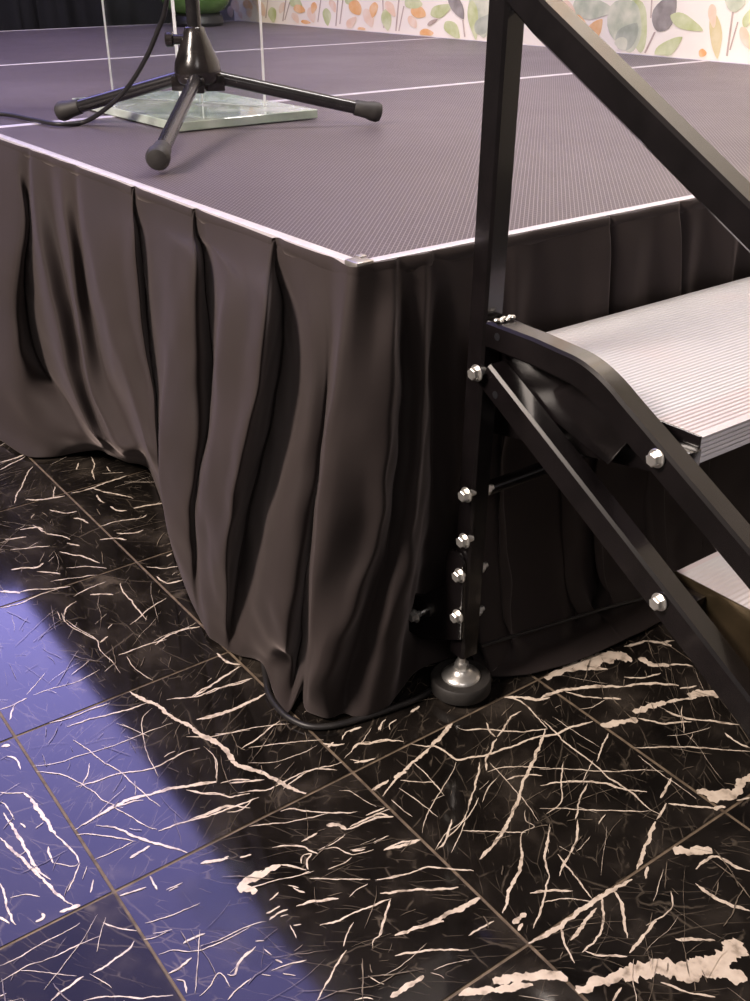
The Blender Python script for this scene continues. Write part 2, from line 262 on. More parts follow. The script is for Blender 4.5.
# ------------------------------------------------------------------ floor
VEINS = """4.0:-129,1000 -103,1000 -78,1007
2.7:-140,967 -81,996
2.4:-85,943 -108,916 -132,874 -151,847 -165,817
4.1:-144,820 -130,806 -109,797 -84,791
1.8:-84,837 -104,795
2.4:21,918 10,880 -5,855 -15,819
2.3:-11,905 -25,880
3.8:-70,794 -43,790 -2,796 39,799
3.4:-31,789 -19,758 -3,735 10,708
2.7:-37,760 -40,738 -38,721
3.6:-36,704 -31,681 -19,672
4.3:-6,673 17,668 44,659
2.2:-80,646 -50,646 -13,633 1,637
3.0:-67,608 -45,591 -27,591
2.5:-168,720 -161,679 -143,651 -138,634
3.2:-224,699 -209,694 -192,688
4.0:-249,598 -232,592 -214,582 -201,588
2.9:-219,569 -203,554 -192,540
2.6:-166,607 -153,584 -142,569 -129,533
5.2:-285,546 -273,537 -262,523
2.2:-266,526 -247,523 -222,507 -194,496
1.9:-213,528 -181,516 -148,503
1.9:-201,466 -172,473 -144,475
3.1:-179,455 -166,448 -151,434
2.0:-301,501 -272,496 -240,501 -208,500
1.8:-203,450 -222,441 -237,415
1.2:-233,433 -237,404 -228,365 -217,332
1.7:-165,344 -144,355 -123,367 -91,377
2.7:-218,329 -203,336
1.1:-157,286 -135,290 -104,288 -86,292
2.0:-129,458 -135,439 -137,394 -141,342
3.2:-75,442 -72,415 -57,410 -47,408
2.1:-75,479 -56,458 -35,449
2.3:-35,488 -24,493
3.2:-125,756 -111,730 -90,722
3.3:-104,702 -93,686 -91,669
4.1:-192,717 -166,709 -160,695
2.2:-229,661 -205,650 -172,634
1.8:-178,551 -150,536 -127,512
1.6:26,859 22,835
3.1:-99,604 -79,595 -63,577
3.3:-147,626 -133,605
1.0:-235,413 -228,376 -219,338 -225,313 -223,273 -225,246
3.0:-159,278 -136,286 -110,287 -87,280
1.1:-202,276 -205,249 -202,224 -197,205
2.0:-210,286 -188,285 -168,285 -140,279
5.1:-232,202 -225,175 -214,150 -213,124 -203,98 -200,78 -195,61
3.0:-99,208 -98,183 -87,165
1.9:-87,161 -113,157 -136,151 -163,146 -175,142
2.2:-93,128 -116,132 -143,139 -167,140 -201,157
4.1:-116,89 -142,87 -169,91 -189,98
1.1:-216,110 -237,113 -259,114 -285,115 -310,118 -337,124 -357,126 -386,138
0.9:-224,153 -240,144 -250,128 -257,109 -267,78 -271,52 -274,33
2.2:-225,166 -251,169 -276,175 -300,181 -325,184
2.0:-263,195 -284,198 -311,198 -340,203
1.3:-145,40 -168,50 -191,59 -214,77
1.3:-329,155 -322,131 -317,101 -308,73 -304,45 -300,18 -294,-13
1.3:-386,127 -368,110 -356,88 -347,60 -340,31 -329,10
1.9:-358,75 -335,69 -315,67 -294,58 -272,49 -245,51 -227,52 -211,48
4.1:-223,-16 -241,-7 -258,0 -276,7 -295,11 -313,18 -333,19 -350,16 -366,15
2.2:-191,-37 -206,-25 -221,-21
2.2:-258,-7 -245,-23 -233,-33 -223,-47 -202,-56
2.0:-274,-54 -251,-58 -234,-58 -214,-77
0.9:-206,48 -205,25 -214,2 -223,-16
1.4:-355,70 -341,84 -329,103
1.8:-378,240 -372,251 -360,268
2.0:-381,267 -364,267 -345,270
0.8:-343,277 -323,293 -306,307
1.1:-336,271 -310,269 -279,264 -244,270
4.0:-406,88 -407,71 -407,59 -407,46
1.2:-437,104 -434,92 -434,66
1.4:-432,119 -420,108 -409,101
4.0:-404,196 -395,191
1.9:-405,175 -397,162 -400,142
2.2:-411,101 -406,88
2.0:-386,11 -358,16 -338,17 -315,13 -305,8
2.7:-364,4 -348,-14 -338,-37 -327,-55 -313,-74 -303,-94
2.2:-313,-47 -288,-50 -267,-56 -248,-61 -220,-65 -209,-67
1.2:-337,19 -328,-7 -322,-27 -313,-43
1.4:-387,3 -370,-10 -351,-30 -339,-46
3.0:-355,-63 -342,-61 -330,-61
1.0:-386,-43 -365,-44 -342,-44
4.0:-407,85 -406,61 -406,38 -406,17
2.0:-406,17 -402,-5 -400,-24 -402,-37
1.0:-402,-37 -408,-38 -423,-21
3.1:-456,49 -450,14 -445,-10 -440,-36 -437,-56 -433,-74 -428,-86
3.0:-441,84 -439,45 -439,20 -440,-8 -439,-23 -434,-41
2.4:-431,57 -429,47
2.0:-419,5 -423,-21
1.4:-400,-38 -415,-55 -426,-66
1.4:-398,-68 -408,-82
2.4:-478,-14 -480,-34 -484,-52 -483,-76
2.2:-493,-56 -487,-70
4.9:-442,-86 -422,-91
2.9:-466,-86 -458,-84 -456,-78
0.9:-476,-39 -461,-45 -451,-56
1.0:-513,-114 -493,-115 -470,-113 -449,-114 -431,-112
1.2:-518,-131 -492,-130 -471,-134 -438,-137 -422,-139
2.0:-444,-175 -427,-174 -407,-170 -397,-165
0.7:-499,-130 -484,-143 -470,-158 -458,-169
2.0:-524,-147 -518,-147
2.2:-488,-179 -471,-175 -453,-173
1.4:-463,-197 -439,-210 -418,-228 -394,-242
1.4:-413,-126 -402,-142 -390,-155
1.0:-379,-151 -365,-156 -348,-159 -323,-162
0.9:-389,-169 -377,-173 -365,-174
2.0:-360,-196 -349,-196 -337,-198
0.9:-385,-193 -371,-197 -359,-208 -341,-215 -317,-218 -297,-218
2.0:-387,-218 -375,-218 -361,-216
1.0:-342,-129 -336,-128 -331,-129
2.0:-349,-99 -350,-110 -351,-120
2.7:-295,-117 -283,-123 -269,-125
1.0:-343,-126 -325,-128
0.9:-340,-253 -331,-250 -320,-244 -314,-242
0.9:-375,-258 -362,-254 -348,-247 -347,-266
1.4:-384,-229 -379,-235 -383,-248
2.0:-385,-105 -371,-107 -358,-110
2.0:-99,200 -98,180 -88,165
2.9:-172,141 -150,146 -126,153 -90,163
2.0:-155,136 -131,136 -109,133 -89,129
4.0:-188,97 -164,92 -146,88 -127,88 -106,89 -92,90
6.2:-202,91 -197,65 -190,45 -188,28 -190,12 -191,0 -184,-16 -173,-36 -168,-51 -162,-70 -155,-88 -150,-95
1.3:-184,59 -161,48 -139,41 -118,31 -100,21
1.9:-106,32 -123,29 -147,21 -172,16
1.3:-163,13 -140,1 -117,-10 -97,-22 -82,-30
0.9:-177,-11 -159,-24 -141,-31 -113,-35 -93,-34
3.2:-252,-4 -237,-10 -224,-17
2.2:-212,-27 -193,-38 -177,-47
1.4:-256,-12 -243,-26 -226,-40
2.0:-213,-47 -193,-57 -180,-64 -158,-64 -132,-64 -110,-71 -87,-77
1.9:-168,-73 -146,-68 -129,-66 -114,-71 -100,-85
1.8:-277,-52 -258,-54 -242,-55 -228,-62 -210,-66 -197,-68
0.9:-204,22 -211,4 -222,-10
0.0:-206,35 -210,21 -211,7
1.6:-64,-44 -52,-35 -31,-37
2.8:-87,-36 -78,-46 -66,-52
3.8:-86,-44 -75,-42
1.0:-81,-73 -58,-64 -43,-60 -22,-47
1.4:-49,-62 -33,-73 -18,-80
2.2:-76,-86 -62,-91 -54,-96
3.1:-87,-136 -76,-137 -61,-134
2.1:-16,-58 -5,-47 2,-46
1.0:-117,-114 -108,-123 -104,-143 -98,-161
1.0:-111,-169 -88,-173
3.0:-266,-55 -250,-57 -240,-57 -233,-57
1.4:-238,-66 -225,-73 -207,-68
2.1:-189,-101 -178,-105 -170,-114 -154,-129 -133,-146 -120,-154
1.4:-229,-100 -212,-109 -191,-121 -172,-128 -148,-136
5.4:-160,-151 -148,-157 -147,-169
2.1:-147,-169 -136,-171 -116,-173 -98,-179
2.8:-111,-172 -101,-179 -92,-184
2.1:-195,-153 -185,-154 -174,-154
2.1:-225,-142 -212,-148 -199,-160 -195,-170 -191,-180
1.9:-212,-180 -205,-172 -195,-175 -206,-181 -211,-191
1.0:-188,-175 -169,-177 -151,-174
1.3:-183,-177 -170,-184 -165,-195 -159,-204 -139,-210
2.7:-158,-197 -146,-204
2.1:-131,-218 -120,-219
0.9:-133,-204 -116,-203
1.0:-194,-203 -176,-207 -164,-205
1.4:-216,-202 -203,-213 -188,-225 -166,-241
1.4:-162,-245 -150,-252 -140,-257
5.8:-283,-174 -275,-165 -264,-162 -251,-163
10.2:-284,-171 -276,-173 -269,-184
7.9:-279,-166 -264,-168 -247,-167 -231,-168
2.1:-231,-168 -221,-178 -213,-191
1.8:-265,-201 -252,-199
1.0:-197,-247 -185,-244 -172,-245
0.0:-193,-250 -176,-246
3.1:-247,-224 -234,-228 -222,-235 -207,-242
2.0:-241,-258 -223,-265 -205,-267 -184,-270 -164,-274
1.4:-165,-275 -175,-283 -186,-291 -198,-302 -209,-304 -215,-311
1.4:-212,-275 -227,-284 -236,-293
1.7:-237,-298 -251,-305 -265,-313 -290,-327
0.0:-231,-303 -217,-311
0.0:-268,-275 -249,-285 -236,-293
1.2:-307,-274 -288,-279 -274,-284
2.0:-278,-222 -268,-221 -256,-222
2.0:-276,-214 -260,-214
2.2:-237,-202 -231,-215
1.0:-267,-226 -259,-228
1.0:-264,-240 -268,-257
1.4:-255,-246 -262,-242
1.0:-348,-208 -333,-213 -319,-214 -299,-216 -281,-222
2.2:-342,-252 -337,-256 -326,-248 -315,-244 -305,-242
1.4:-302,-236 -295,-241
1.0:-300,-249 -297,-259
2.2:-298,-266 -294,-273
0.7:-317,-272 -311,-279
0.8:-300,-283 -292,-293
0.0:-374,-256 -362,-255 -352,-247 -348,-261
1.3:-356,-277 -343,-272 -327,-270
2.2:-260,-133 -248,-137
3.2:-298,-116 -285,-121 -271,-127
0.9:-237,-334 -234,-343 -230,-350
0.9:-262,-347 -252,-351 -248,-357
0.0:-230,-350 -216,-356
1.4:-239,-196 -232,-206
1.0:-220,-192 -211,-194
3.0:-48,-37 -39,-37 -31,-39
2.2:-18,-56 -2,-46
1.4:-6,-65 1,-55 13,-54
2.9:36,-52 53,-50
2.8:-69,-68 -53,-62 -40,-71 -22,-75 -6,-92
2.7:-1,-101 12,-116 23,-128 25,-156 41,-162 55,-170 77,-174 99,-179 130,-184 147,-190
2.1:-77,-79 -66,-91 -51,-95
5.3:64,-102 38,-111 13,-120
3.9:13,-120 -13,-127 -39,-134
6.0:-36,-136 -54,-136
4.0:-62,-135 -87,-136
1.9:-39,-134 -66,-144 -83,-151
1.4:-50,-143 -37,-156 -20,-170
0.9:22,-159 -3,-175 -38,-192 -65,-208 -82,-223
2.1:64,-112 68,-121 88,-133 107,-151 124,-167 152,-181
2.2:99,-126 92,-139 90,-153
2.6:89,-156 71,-167 53,-177 41,-191
2.2:92,-155 113,-145 129,-138 150,-135
1.9:155,-104 163,-121 161,-143 156,-162 153,-179
5.6:152,-102 169,-115 182,-131 199,-138
2.2:44,-176 27,-192 9,-206 -6,-216 -19,-228
1.0:-19,-228 -40,-237 -61,-239 -87,-251
0.9:-20,-227 -43,-245 -64,-258 -75,-264
3.6:150,-180 121,-198 90,-216 68,-228 49,-241 26,-256 2,-269 -16,-275
0.9:-16,-275 -41,-286 -56,-290
1.0:42,-208 25,-213 2,-227
0.0:50,-204 14,-215 -28,-236 -77,-258
1.4:40,-193 56,-197 73,-207 104,-233
2.2:48,-216 67,-222 88,-236
1.0:53,-182 49,-214 43,-248 33,-287
1.4:-45,-246 -27,-261 -4,-280 9,-291
1.0:32,-266 22,-278 23,-290 5,-289 -8,-301 -20,-315
0.6:40,-297 21,-312 8,-327
2.1:-140,-167 -120,-170 -103,-172 -96,-183
0.9:-160,-196 -144,-203
1.1:-133,-202 -114,-204
2.1:-129,-217 -107,-221 -90,-230
2.0:-116,-165 -92,-168
10.0:222,-107 253,-107 278,-109
23.8:270,-112 297,-116 323,-124 348,-139
7.0:304,-141 286,-127 271,-116 251,-109
7.0:349,-131 341,-150
4.5:361,-120 382,-127 396,-130 409,-144 428,-153
5.7:409,-144 414,-159
9.2:358,-150 359,-171 377,-185
3.4:377,-185 390,-194 401,-206
5.4:185,-134 205,-134 226,-139 254,-153 275,-167 292,-181
4.7:292,-181 311,-188 333,-203 352,-222
2.8:308,-167 329,-183 354,-190
10.5:262,-224 284,-226 310,-235
4.8:310,-235 329,-242 351,-252
11.1:345,-243 370,-255 375,-269
2.6:348,-227 370,-237
2.7:223,-142 232,-158 251,-180
3.6:252,-181 270,-196
1.0:252,-184 229,-185 211,-178
3.6:297,-246 302,-264 315,-281 334,-300 351,-321
3.1:257,-235 268,-249 275,-260 306,-279
7.8:210,-215 220,-226
11.1:212,-220 238,-229 255,-236
3.2:133,-187 155,-194 181,-197 207,-206
2.0:210,-269 229,-282 244,-291 272,-314 294,-335 317,-358
2.9:321,-318 319,-336 322,-354
2.0:159,-163 156,-188 150,-222 151,-254 147,-284 149,-312 146,-343 149,-361
1.8:206,-232 180,-245 157,-259
0.9:155,-254 119,-272
2.8:74,-247 93,-255 117,-272 136,-290 147,-309 164,-329
1.4:93,-227 115,-243 132,-258 151,-276 170,-289 190,-302 207,-317
1.8:120,-278 97,-289 66,-310
1.4:125,-235 102,-253 76,-279 47,-285
2.8:205,-331 169,-344
1.9:168,-354 139,-364
1.0:204,-281 201,-322 202,-346 201,-370
2.8:169,-356 187,-374 207,-393
1.4:47,-274 72,-293 96,-314 145,-352
11.2:210,-363 229,-380 243,-385
10.7:211,-378 240,-391 263,-386 287,-383
5.1:203,-392 217,-397
2.6:235,-399 251,-405
2.2:-43,-227 -67,-246 -84,-251
3.2:9,-267 -22,-280 -57,-288
3.6:-7,-300 -26,-320 -51,-335 -64,-341 -85,-357
2.2:36,-301 4,-326 -18,-352 -45,-372 -74,-388
2.2:69,-311 40,-335 11,-348 -5,-357
4.0:136,-366 102,-382 66,-398
1.9:15,-334 8,-363 0,-397
2.6:-46,-355 -28,-363 -9,-379
1.3:-44,-371 -20,-382 -2,-402
5.9:-86,-372 -67,-370
3.2:-88,-381 -78,-378
2.2:-158,-247 -129,-260 -107,-266 -72,-297
3.1:-169,-262 -134,-283 -100,-305
6.2:-152,-322 -123,-325 -91,-329
4.1:-189,-313 -158,-321 -139,-328
2.0:-131,-356 -99,-358
2.2:-201,-304 -184,-290 -167,-276
4.4:-129,-217 -108,-225 -91,-230
2.2:-203,-331 -173,-346 -142,-369
5.0:-234,-365 -212,-365 -195,-366
11.6:-92,-465 -69,-468 -35,-481
19.9:-45,-477 -12,-491 18,-513 47,-525 76,-518
13.6:-6,-509 28,-528 47,-550
8.0:-182,-401 -152,-416 -119,-434
9.9:-147,-410 -104,-432 -88,-449
5.8:-106,-427 -91,-445
5.0:-90,-398 -60,-402 -26,-401 11,-401 52,-404
2.7:64,-413 79,-404
2.8:26,-401 19,-420 -9,-451
2.2:13,-399 -15,-425 -32,-434 -56,-437
3.9:-5,-409 -33,-415 -55,-420
2.2:-52,-437 -43,-451 -25,-466
3.0:31,-455 3,-460 -20,-464
1.4:72,-439 55,-454 18,-453
2.2:-50,-402 -64,-425 -70,-441
11.6:117,-406 137,-419 150,-431
3.4:116,-436 147,-437 152,-459 159,-472
4.1:100,-448 102,-478 116,-503
3.4:28,-481 58,-505
2.2:-21,-504 -13,-521 6,-545
2.0:-73,-490 -55,-486"""
def build_floor():
    bm = bmesh.new(); uvl = bm.loops.layers.uv.new('marble')
    T, an, ox, oy = .30005, -.01057, -.08736, -.09837
    u = Vector((math.cos(an), math.sin(an), 0)) * T; v = Vector((-math.sin(an), math.cos(an), 0)) * T; o = Vector((ox, oy, 0))
    rnd = random.Random(3); g = .0062
    for i in range(-9, 16):
        for j in range(-8, 23):
            p = o + u * i + v * j
            a, b, cx, cy = rnd.uniform(0, 6.28), rnd.choice((0, 1)), rnd.uniform(-40, 40), rnd.uniform(-40, 40)
            tx, ty = rnd.uniform(-.0004, .0004), rnd.uniform(-.0004, .0004)
            if (i, j) == (-2, -1): tx, ty = .0009, -.0003
            vs = []
            for (s, t) in ((0, 0), (1, 0), (1, 1), (0, 1)):
                q = p + u * (s + (g if s == 0 else -g)) + v * (t + (g if t == 0 else -g))
                q.z = tx * (s - .5) + ty * (t - .5); vs.append(bm.verts.new(q))
            f = bm.faces.new(vs); f.material_index = 4 if (i, j) in ((-2, -1), (-3, 2), (2, -2), (4, 1)) else 0; ca, sa = math.cos(a), math.sin(a)
            for lp in f.loops:
                w = lp.vert.co; lp[uvl].uv = (w.x * ca - w.y * sa + cx, w.x * sa + w.y * ca + cy)
    c = [o + u * -9 + v * -8, o + u * 16 + v * -8, o + u * 16 + v * 23, o + u * -9 + v * 23]
    vs = [bm.verts.new((q.x, q.y, -.0012)) for q in c]; f = bm.faces.new(vs); f.material_index = 1
    rv = random.Random(11)
    zk = [0]
    def ribbon(P, w, mi=2):
        zk[0] += 1; zz = .00045 + zk[0] * 4e-7
        P = catmull([Vector((x, y, 0)) for x, y in P], 10)
        L = [0]
        for a, b in zip(P, P[1:]): L.append(L[-1] + (b - a).length)
        if L[-1] < 1e-4: return
        n = max(4, int(L[-1] / .0018)); Q = []; k = 0
        for q in range(n + 1):
            s = L[-1] * q / n
            while k < len(L) - 2 and L[k + 1] < s: k += 1
            t = (s - L[k]) / max(L[k + 1] - L[k], 1e-9); Q.append(P[k].lerp(P[k + 1], t))
        sd = rv.uniform(0, 99); prev = None
        for q, p in enumerate(Q):
            d = (Q[min(q + 1, n)] - Q[max(q - 1, 0)]).normalized(); nn = Vector((-d.y, d.x, 0)); t = q / n
            e0 = .6 if w > .008 else .28; tap = min(1, (e0 + 5 * t)) * min(1, (e0 + 5 * (1 - t)))
            na = noise.noise(Vector((p.x * 110, p.y * 110, sd))) + .6 * noise.noise(Vector((p.x * 330, p.y * 330, sd))); nb = noise.noise(Vector((p.x * 110, p.y * 110, sd + 9))) + .6 * noise.noise(Vector((p.x * 330, p.y * 330, sd + 9)))
            nc = noise.noise(Vector((p.x * 70, p.y * 70, sd + 5))) + .5 * noise.noise(Vector((p.x * 240, p.y * 240, sd + 5)))
            wl = w * .5 * tap * max(.3, 1 + .8 * na); wr = w * .5 * tap * max(.3, 1 + .8 * nb)
            p = p + nn * nc * min(.0016, .5 * w + .0005)
            a = bm.verts.new((p.x + nn.x * wl, p.y + nn.y * wl, zz)); b = bm.verts.new((p.x - nn.x * wr, p.y - nn.y * wr, zz))
            if prev: f = bm.faces.new((prev[0], prev[1], b, a)); f.material_index = mi
            prev = (a, b)
    for line in VEINS.split('\n'):
        w, pts = line.split(':'); ribbon([tuple(int(c) / 1000 for c in q.split(',')) for q in pts.split()], float(w) / 1000 * .95)
    # broken hair veins scattered over every tile, each tile with its own run of the stone
    for i in range(-4, 7):
        for j in range(-4, 6):
            a0 = rv.uniform(-.5, .9); p = o + u * i + v * j
            for k in range(60):
                s, t = rv.uniform(.03, .97), rv.uniform(.03, .97); q = p + u * s + v * t
                a = a0 + rv.gauss(0, .35) + (1.3 if rv.random() < .25 else 0); L = rv.choice((.012, .02, .035, .06, .09)) * rv.uniform(.7, 1.3); pts = []
                ok = True
                for e in range(4):
                    r = q - o; uu, vv = r.dot(u) / T / T - i, r.dot(v) / T / T - j
                    if not (.02 < uu < .98 and .02 < vv < .98): break
                    pts.append((q.x, q.y)); q = q + Vector((math.cos(a), math.sin(a), 0)) * L / 3; a += rv.gauss(0, .13)
                if len(pts) > 2: ribbon(pts, rv.choice((.0003, .0004, .0005, .0007, .0011)), rv.choice((3, 3, 3, 2)))
    for f in bm.faces: f.normal_update()
    for f in bm.faces:
        if f.normal.z < 0: f.normal_flip()
    me = bpy.data.meshes.new('floor'); bm.to_mesh(me); bm.free()
    for M in (M_MARBLE, M_GROUT, M_VEIN, M_HAIR, M_DULL): me.materials.append(M)
    ob = bpy.data.objects.new('floor', me); COL.objects.link(ob); ob['kind'] = 'structure'
    ob['label'] = 'polished black marble tile floor with cream veins and tan grout'
build_floor()

# ------------------------------------------------------------------ walls and ceiling
WX = 2.1605
def build_wall():
    bm = bmesh.new(); box(bm, WX, WX + .12, -2.4, 4.02, 0, 3.0)
    k = [0]; keys = list(LEAFM)
    def leaf(pts, mk):
        k[0] += 1; x = WX - .0006 - .00004 * (k[0] % 60)
        f = bm.faces.new([bm.verts.new((x, y, z)) for y, z in pts]); f.material_index = 1 + keys.index(mk)
    def outline(cx, cy, a, b, ang, kind=0, n=22):
        out = []; ca, sa = math.cos(math.radians(ang)), math.sin(math.radians(ang))
        for i in range(n):
            t = 2 * math.pi * i / n; x = a * math.cos(t); y = b * math.sin(t) * (1 - .35 * math.cos(t)) * (1 if kind == 0 else abs(math.sin(t)) ** .35)
            y *= 1 + .08 * math.sin(3 * t + cx)
            out.append((cx + x * ca - y * sa, cy + x * sa + y * ca))
        return out
    def pxleaf(cx, cy, a, b, ang, mk, kind=0):
        P = [at_x(q, WX) for q in outline(cx, cy, a, b, ang, kind)]; leaf([(p.y, max(p.z, .572)) for p in P], mk)
    def pxstem(p0, p1, w=1.0, mk='s'):
        d = Vector((p1[0] - p0[0], p1[1] - p0[1])); nn = Vector((-d.y, d.x)).normalized() * w / 2
        P = [at_x(q, WX) for q in ((p0[0] + nn.x, p0[1] + nn.y), (p1[0] + nn.x, p1[1] + nn.y), (p1[0] - nn.x, p1[1] - nn.y), (p0[0] - nn.x, p0[1] - nn.y))]
        leaf([(p.y, max(p.z, .572)) for p in P], mk)
    S = [((655, 32), (645, 53), 1.8), ((733, 12), (727, 56), 2), ((738, 22), (730, 50), 1.5), ((463, 20), (465, 37), 1.5), ((399, 0), (396, 31), 1.5), ((404, 6), (399, 31), 1.2),
         ((338, 0), (336, 26), 1.2), ((343, 0), (340, 24), 1.2), ((286, 0), (283, 21), 1.2), ((290, 2), (285, 20), 1), ((652, 0), (651, 18), 1.4), ((383, 0), (384, 28), 1.2), ((268, 0), (266, 18), 1), ((321, 0), (318, 22), 1)]
    for s in S: pxstem(*s)
    Lf = [(638, 26, 27, 10, 84, 'g'), (593, 8, 20, 11, 8, 't'), (594, 30, 14, 7, -52, 'o', 1), (626, 26, 27, 17, 80, 't'), (628, 36, 16, 10, -55, 'm', 1), (622, 44, 7, 6, 60, 't'),
          (666, 12, 21, 11, -66, 'd', 1), (687, 23, 18, 7, 25, 'g', 1), (669, 47, 17, 7, -36, 'g', 1), (703, 53, 4, 4, 0, 'o'), (716, 36, 23, 6, 86, 'y', 1), (713, 16, 12, 4, 86, 'p'),
          (735, 3, 9, 10, 90, 't'), (746, 38, 12, 5, 70, 'p', 1), (748, 18, 10, 4, -70, 'g', 1), (570, 10, 12, 5, 60, 'p', 1), (580, 20, 7, 4, 30, 'o', 1),
          (356, 8, 8, 6, 60, 'o'), (352, 22, 7, 4, -50, 'p', 1), (369, 18, 10, 5, 70, 'p', 1), (374, 10, 8, 4, 100, 'o', 1), (387, 20, 11, 5, 84, 'g', 1), (391, 9, 9, 4, 60, 'p', 1), (419, 12, 8, 6, 30, 'o'), (414, 3, 9, 6, 10, 'g'),
          (413, 22, 7, 4, 60, 'p', 1), (427, 33, 7, 4, 0, 'o'), (442, 10, 12, 6, -25, 'g', 1), (457, 6, 15, 6, 62, 'd', 1), (453, 30, 11, 6, 50, 'g', 1), (481, 15, 23, 11, 82, 't'), (474, 20, 20, 5, 84, 'g', 1), (484, 24, 12, 7, -55, 'm', 1),
          (362, 29, 4, 2, 0, 'o'), (433, 22, 6, 2, -30, 's', 1),
          (249, 5, 6, 4, 50, 'o'), (250, 13, 5, 3, 80, 'p', 1), (262, 9, 8, 4, 70, 'p', 1), (273, 15, 8, 4, 84, 'g', 1), (258, 3, 6, 3, 40, 'p', 1), (297, 3, 7, 5, 40, 'g'), (300, 9, 6, 4, 20, 'o'), (296, 18, 6, 3, 60, 'p', 1), (312, 15, 8, 4, 75, 'p', 1), (314, 8, 6, 3, 100, 'o', 1),
          (327, 17, 9, 4, 84, 'g', 1), (236, 6, 7, 4, 70, 'p', 1), (231, 12, 6, 3, 80, 's', 1), (352, 1, 7, 5, 30, 'g'), (241, 15, 4, 2, 70, 'p', 1), (306, 22, 5, 2, 10, 'o', 1), (333, 6, 7, 3, 70, 'p', 1), (282, 8, 6, 3, 110, 'p', 1)]
    for q in Lf: pxleaf(*q)
    rl = random.Random(5)
    for i in range(330):
        y, z = rl.uniform(-2.3, 3.95), rl.uniform(.86, 2.9)
        leaf(outline(y, z, rl.uniform(.05, .12), rl.uniform(.025, .06), rl.uniform(20, 160), rl.choice((0, 1))), rl.choice(keys))
    for i in range(40):
        y, z = rl.uniform(-2.3, .95), rl.uniform(.6, .85)
        leaf(outline(y, z, rl.uniform(.03, .08), rl.uniform(.02, .04), rl.uniform(20, 160), rl.choice((0, 1))), rl.choice(keys))
    o = obj('wall_back', bm, [M_WALL] + list(LEAFM.values()), None, smooth=False); o['kind'] = 'structure'
    o['label'] = 'cream wallpapered wall printed with sage, lime and orange watercolour leaves'
build_wall()
bm = bmesh.new(); box(bm, -2.7, 5, -2.5, 6.7, 3.0, 3.1); o = obj('ceiling', bm, M_CEIL, None, False); o['kind'] = 'structure'
bm = bmesh.new(); box(bm, -2.7, 5, 6.6, 6.7, 0, 3.0); o = obj('wall_far', bm, M_CEIL, None, False); o['kind'] = 'structure'

# ------------------------------------------------------------------ black backdrop curtain
def build_curtain():
    bm = bmesh.new(); rows = []
    for zi in range(13):
        z = .012 + 2.18 * zi / 12; r = []
        for i in range(420):
            x = -1.9 + 3.98 * i / 419; ph = x * 26 + 1.5 * math.sin(x * 5.1)
            a = (.035 + .02 * math.sin(x * 3.3)) * (1 - .25 * zi / 12)
            r.append(bm.verts.new((x + .012 * math.sin(ph * 2) * .5, 4.19 + a * math.sin(ph) + .01 * math.sin(ph * 2.3 + z * 2), z)))
        rows.append(r)
    for a, b in zip(rows, rows[1:]):
        for i in range(419): bm.faces.new((a[i], a[i + 1], b[i + 1], b[i]))
    o = obj('backdrop_curtain', bm, M_CURTAIN); tag(o, 'black pleated backdrop curtain hanging behind the far end of the stage', 'curtain')
build_curtain()

# ------------------------------------------------------------------ stage decks
def build_deck_module(y0, y1, label, near):
    L, x1 = thing('stage_deck', label, 'stage', (0, y0, 0), 'stage deck modules'), 2.15
    g = .0005; y0 += g; y1 -= g; tw = .0150 if near else .006
    bm = bmesh.new(); box(bm, tw, x1 - tw, y0 + tw, y1 - tw, H - .02, H - .0012); obj('deck_top', bm, M_DECK, L, False)
    for n, (a, b, c, d) in enumerate(((0, tw, y0, y1), (x1 - tw, x1, y0, y1), (tw, x1 - tw, y0, y0 + tw), (tw, x1 - tw, y1 - tw, y1))):
        bm = bmesh.new(); box(bm, a, b, c, d, H - .03, H, .0012); obj('edge_trim', bm, M_ALU, L)
    bm = bmesh.new()
    for (a, b, c, d) in ((.03, .06, y0 + .03, y1 - .03), (x1 - .06, x1 - .03, y0 + .03, y1 - .03), (.06, x1 - .06, y0 + .03, y0 + .06), (.06, x1 - .06, y1 - .06, y1 - .03)):
        box(bm, a, b, c, d, H - .09, H - .0205)
    obj('deck_frame', bm, M_FRAME, L, False)
    for (a, c) in ((.22, y0 + .12), (x1 - .18, y0 + .12), (.22, y1 - .12), (x1 - .18, y1 - .12)):
        bm = bmesh.new(); box(bm, a, a + .045, c - .022, c + .022, .012, H - .0905, .004); box(bm, a - .01, a + .055, c - .032, c + .032, .0008, .012, .003); obj('leg', bm, M_FRAME, L)
    return L
d1 = build_deck_module(0, 1.22, 'nearest dark textured stage deck with bright aluminium edging, tripod feet standing on it', True)
bm = bmesh.new(); box(bm, -.003, .021, -.003, .021, H - .010, H + .0028, .0028); box(bm, .012, .022, .012, .022, H + .002, H + .0046, .0018)
cc = obj('corner_cap', bm, M_CAP, d1); cc['label'] = 'dull metal corner cap'
build_deck_module(1.22, 2.44, 'middle stage deck between the two pale seam lines, behind the lectern base', False)
build_deck_module(2.44, 3.96, 'farthest stage deck, reaching the black curtain', False)

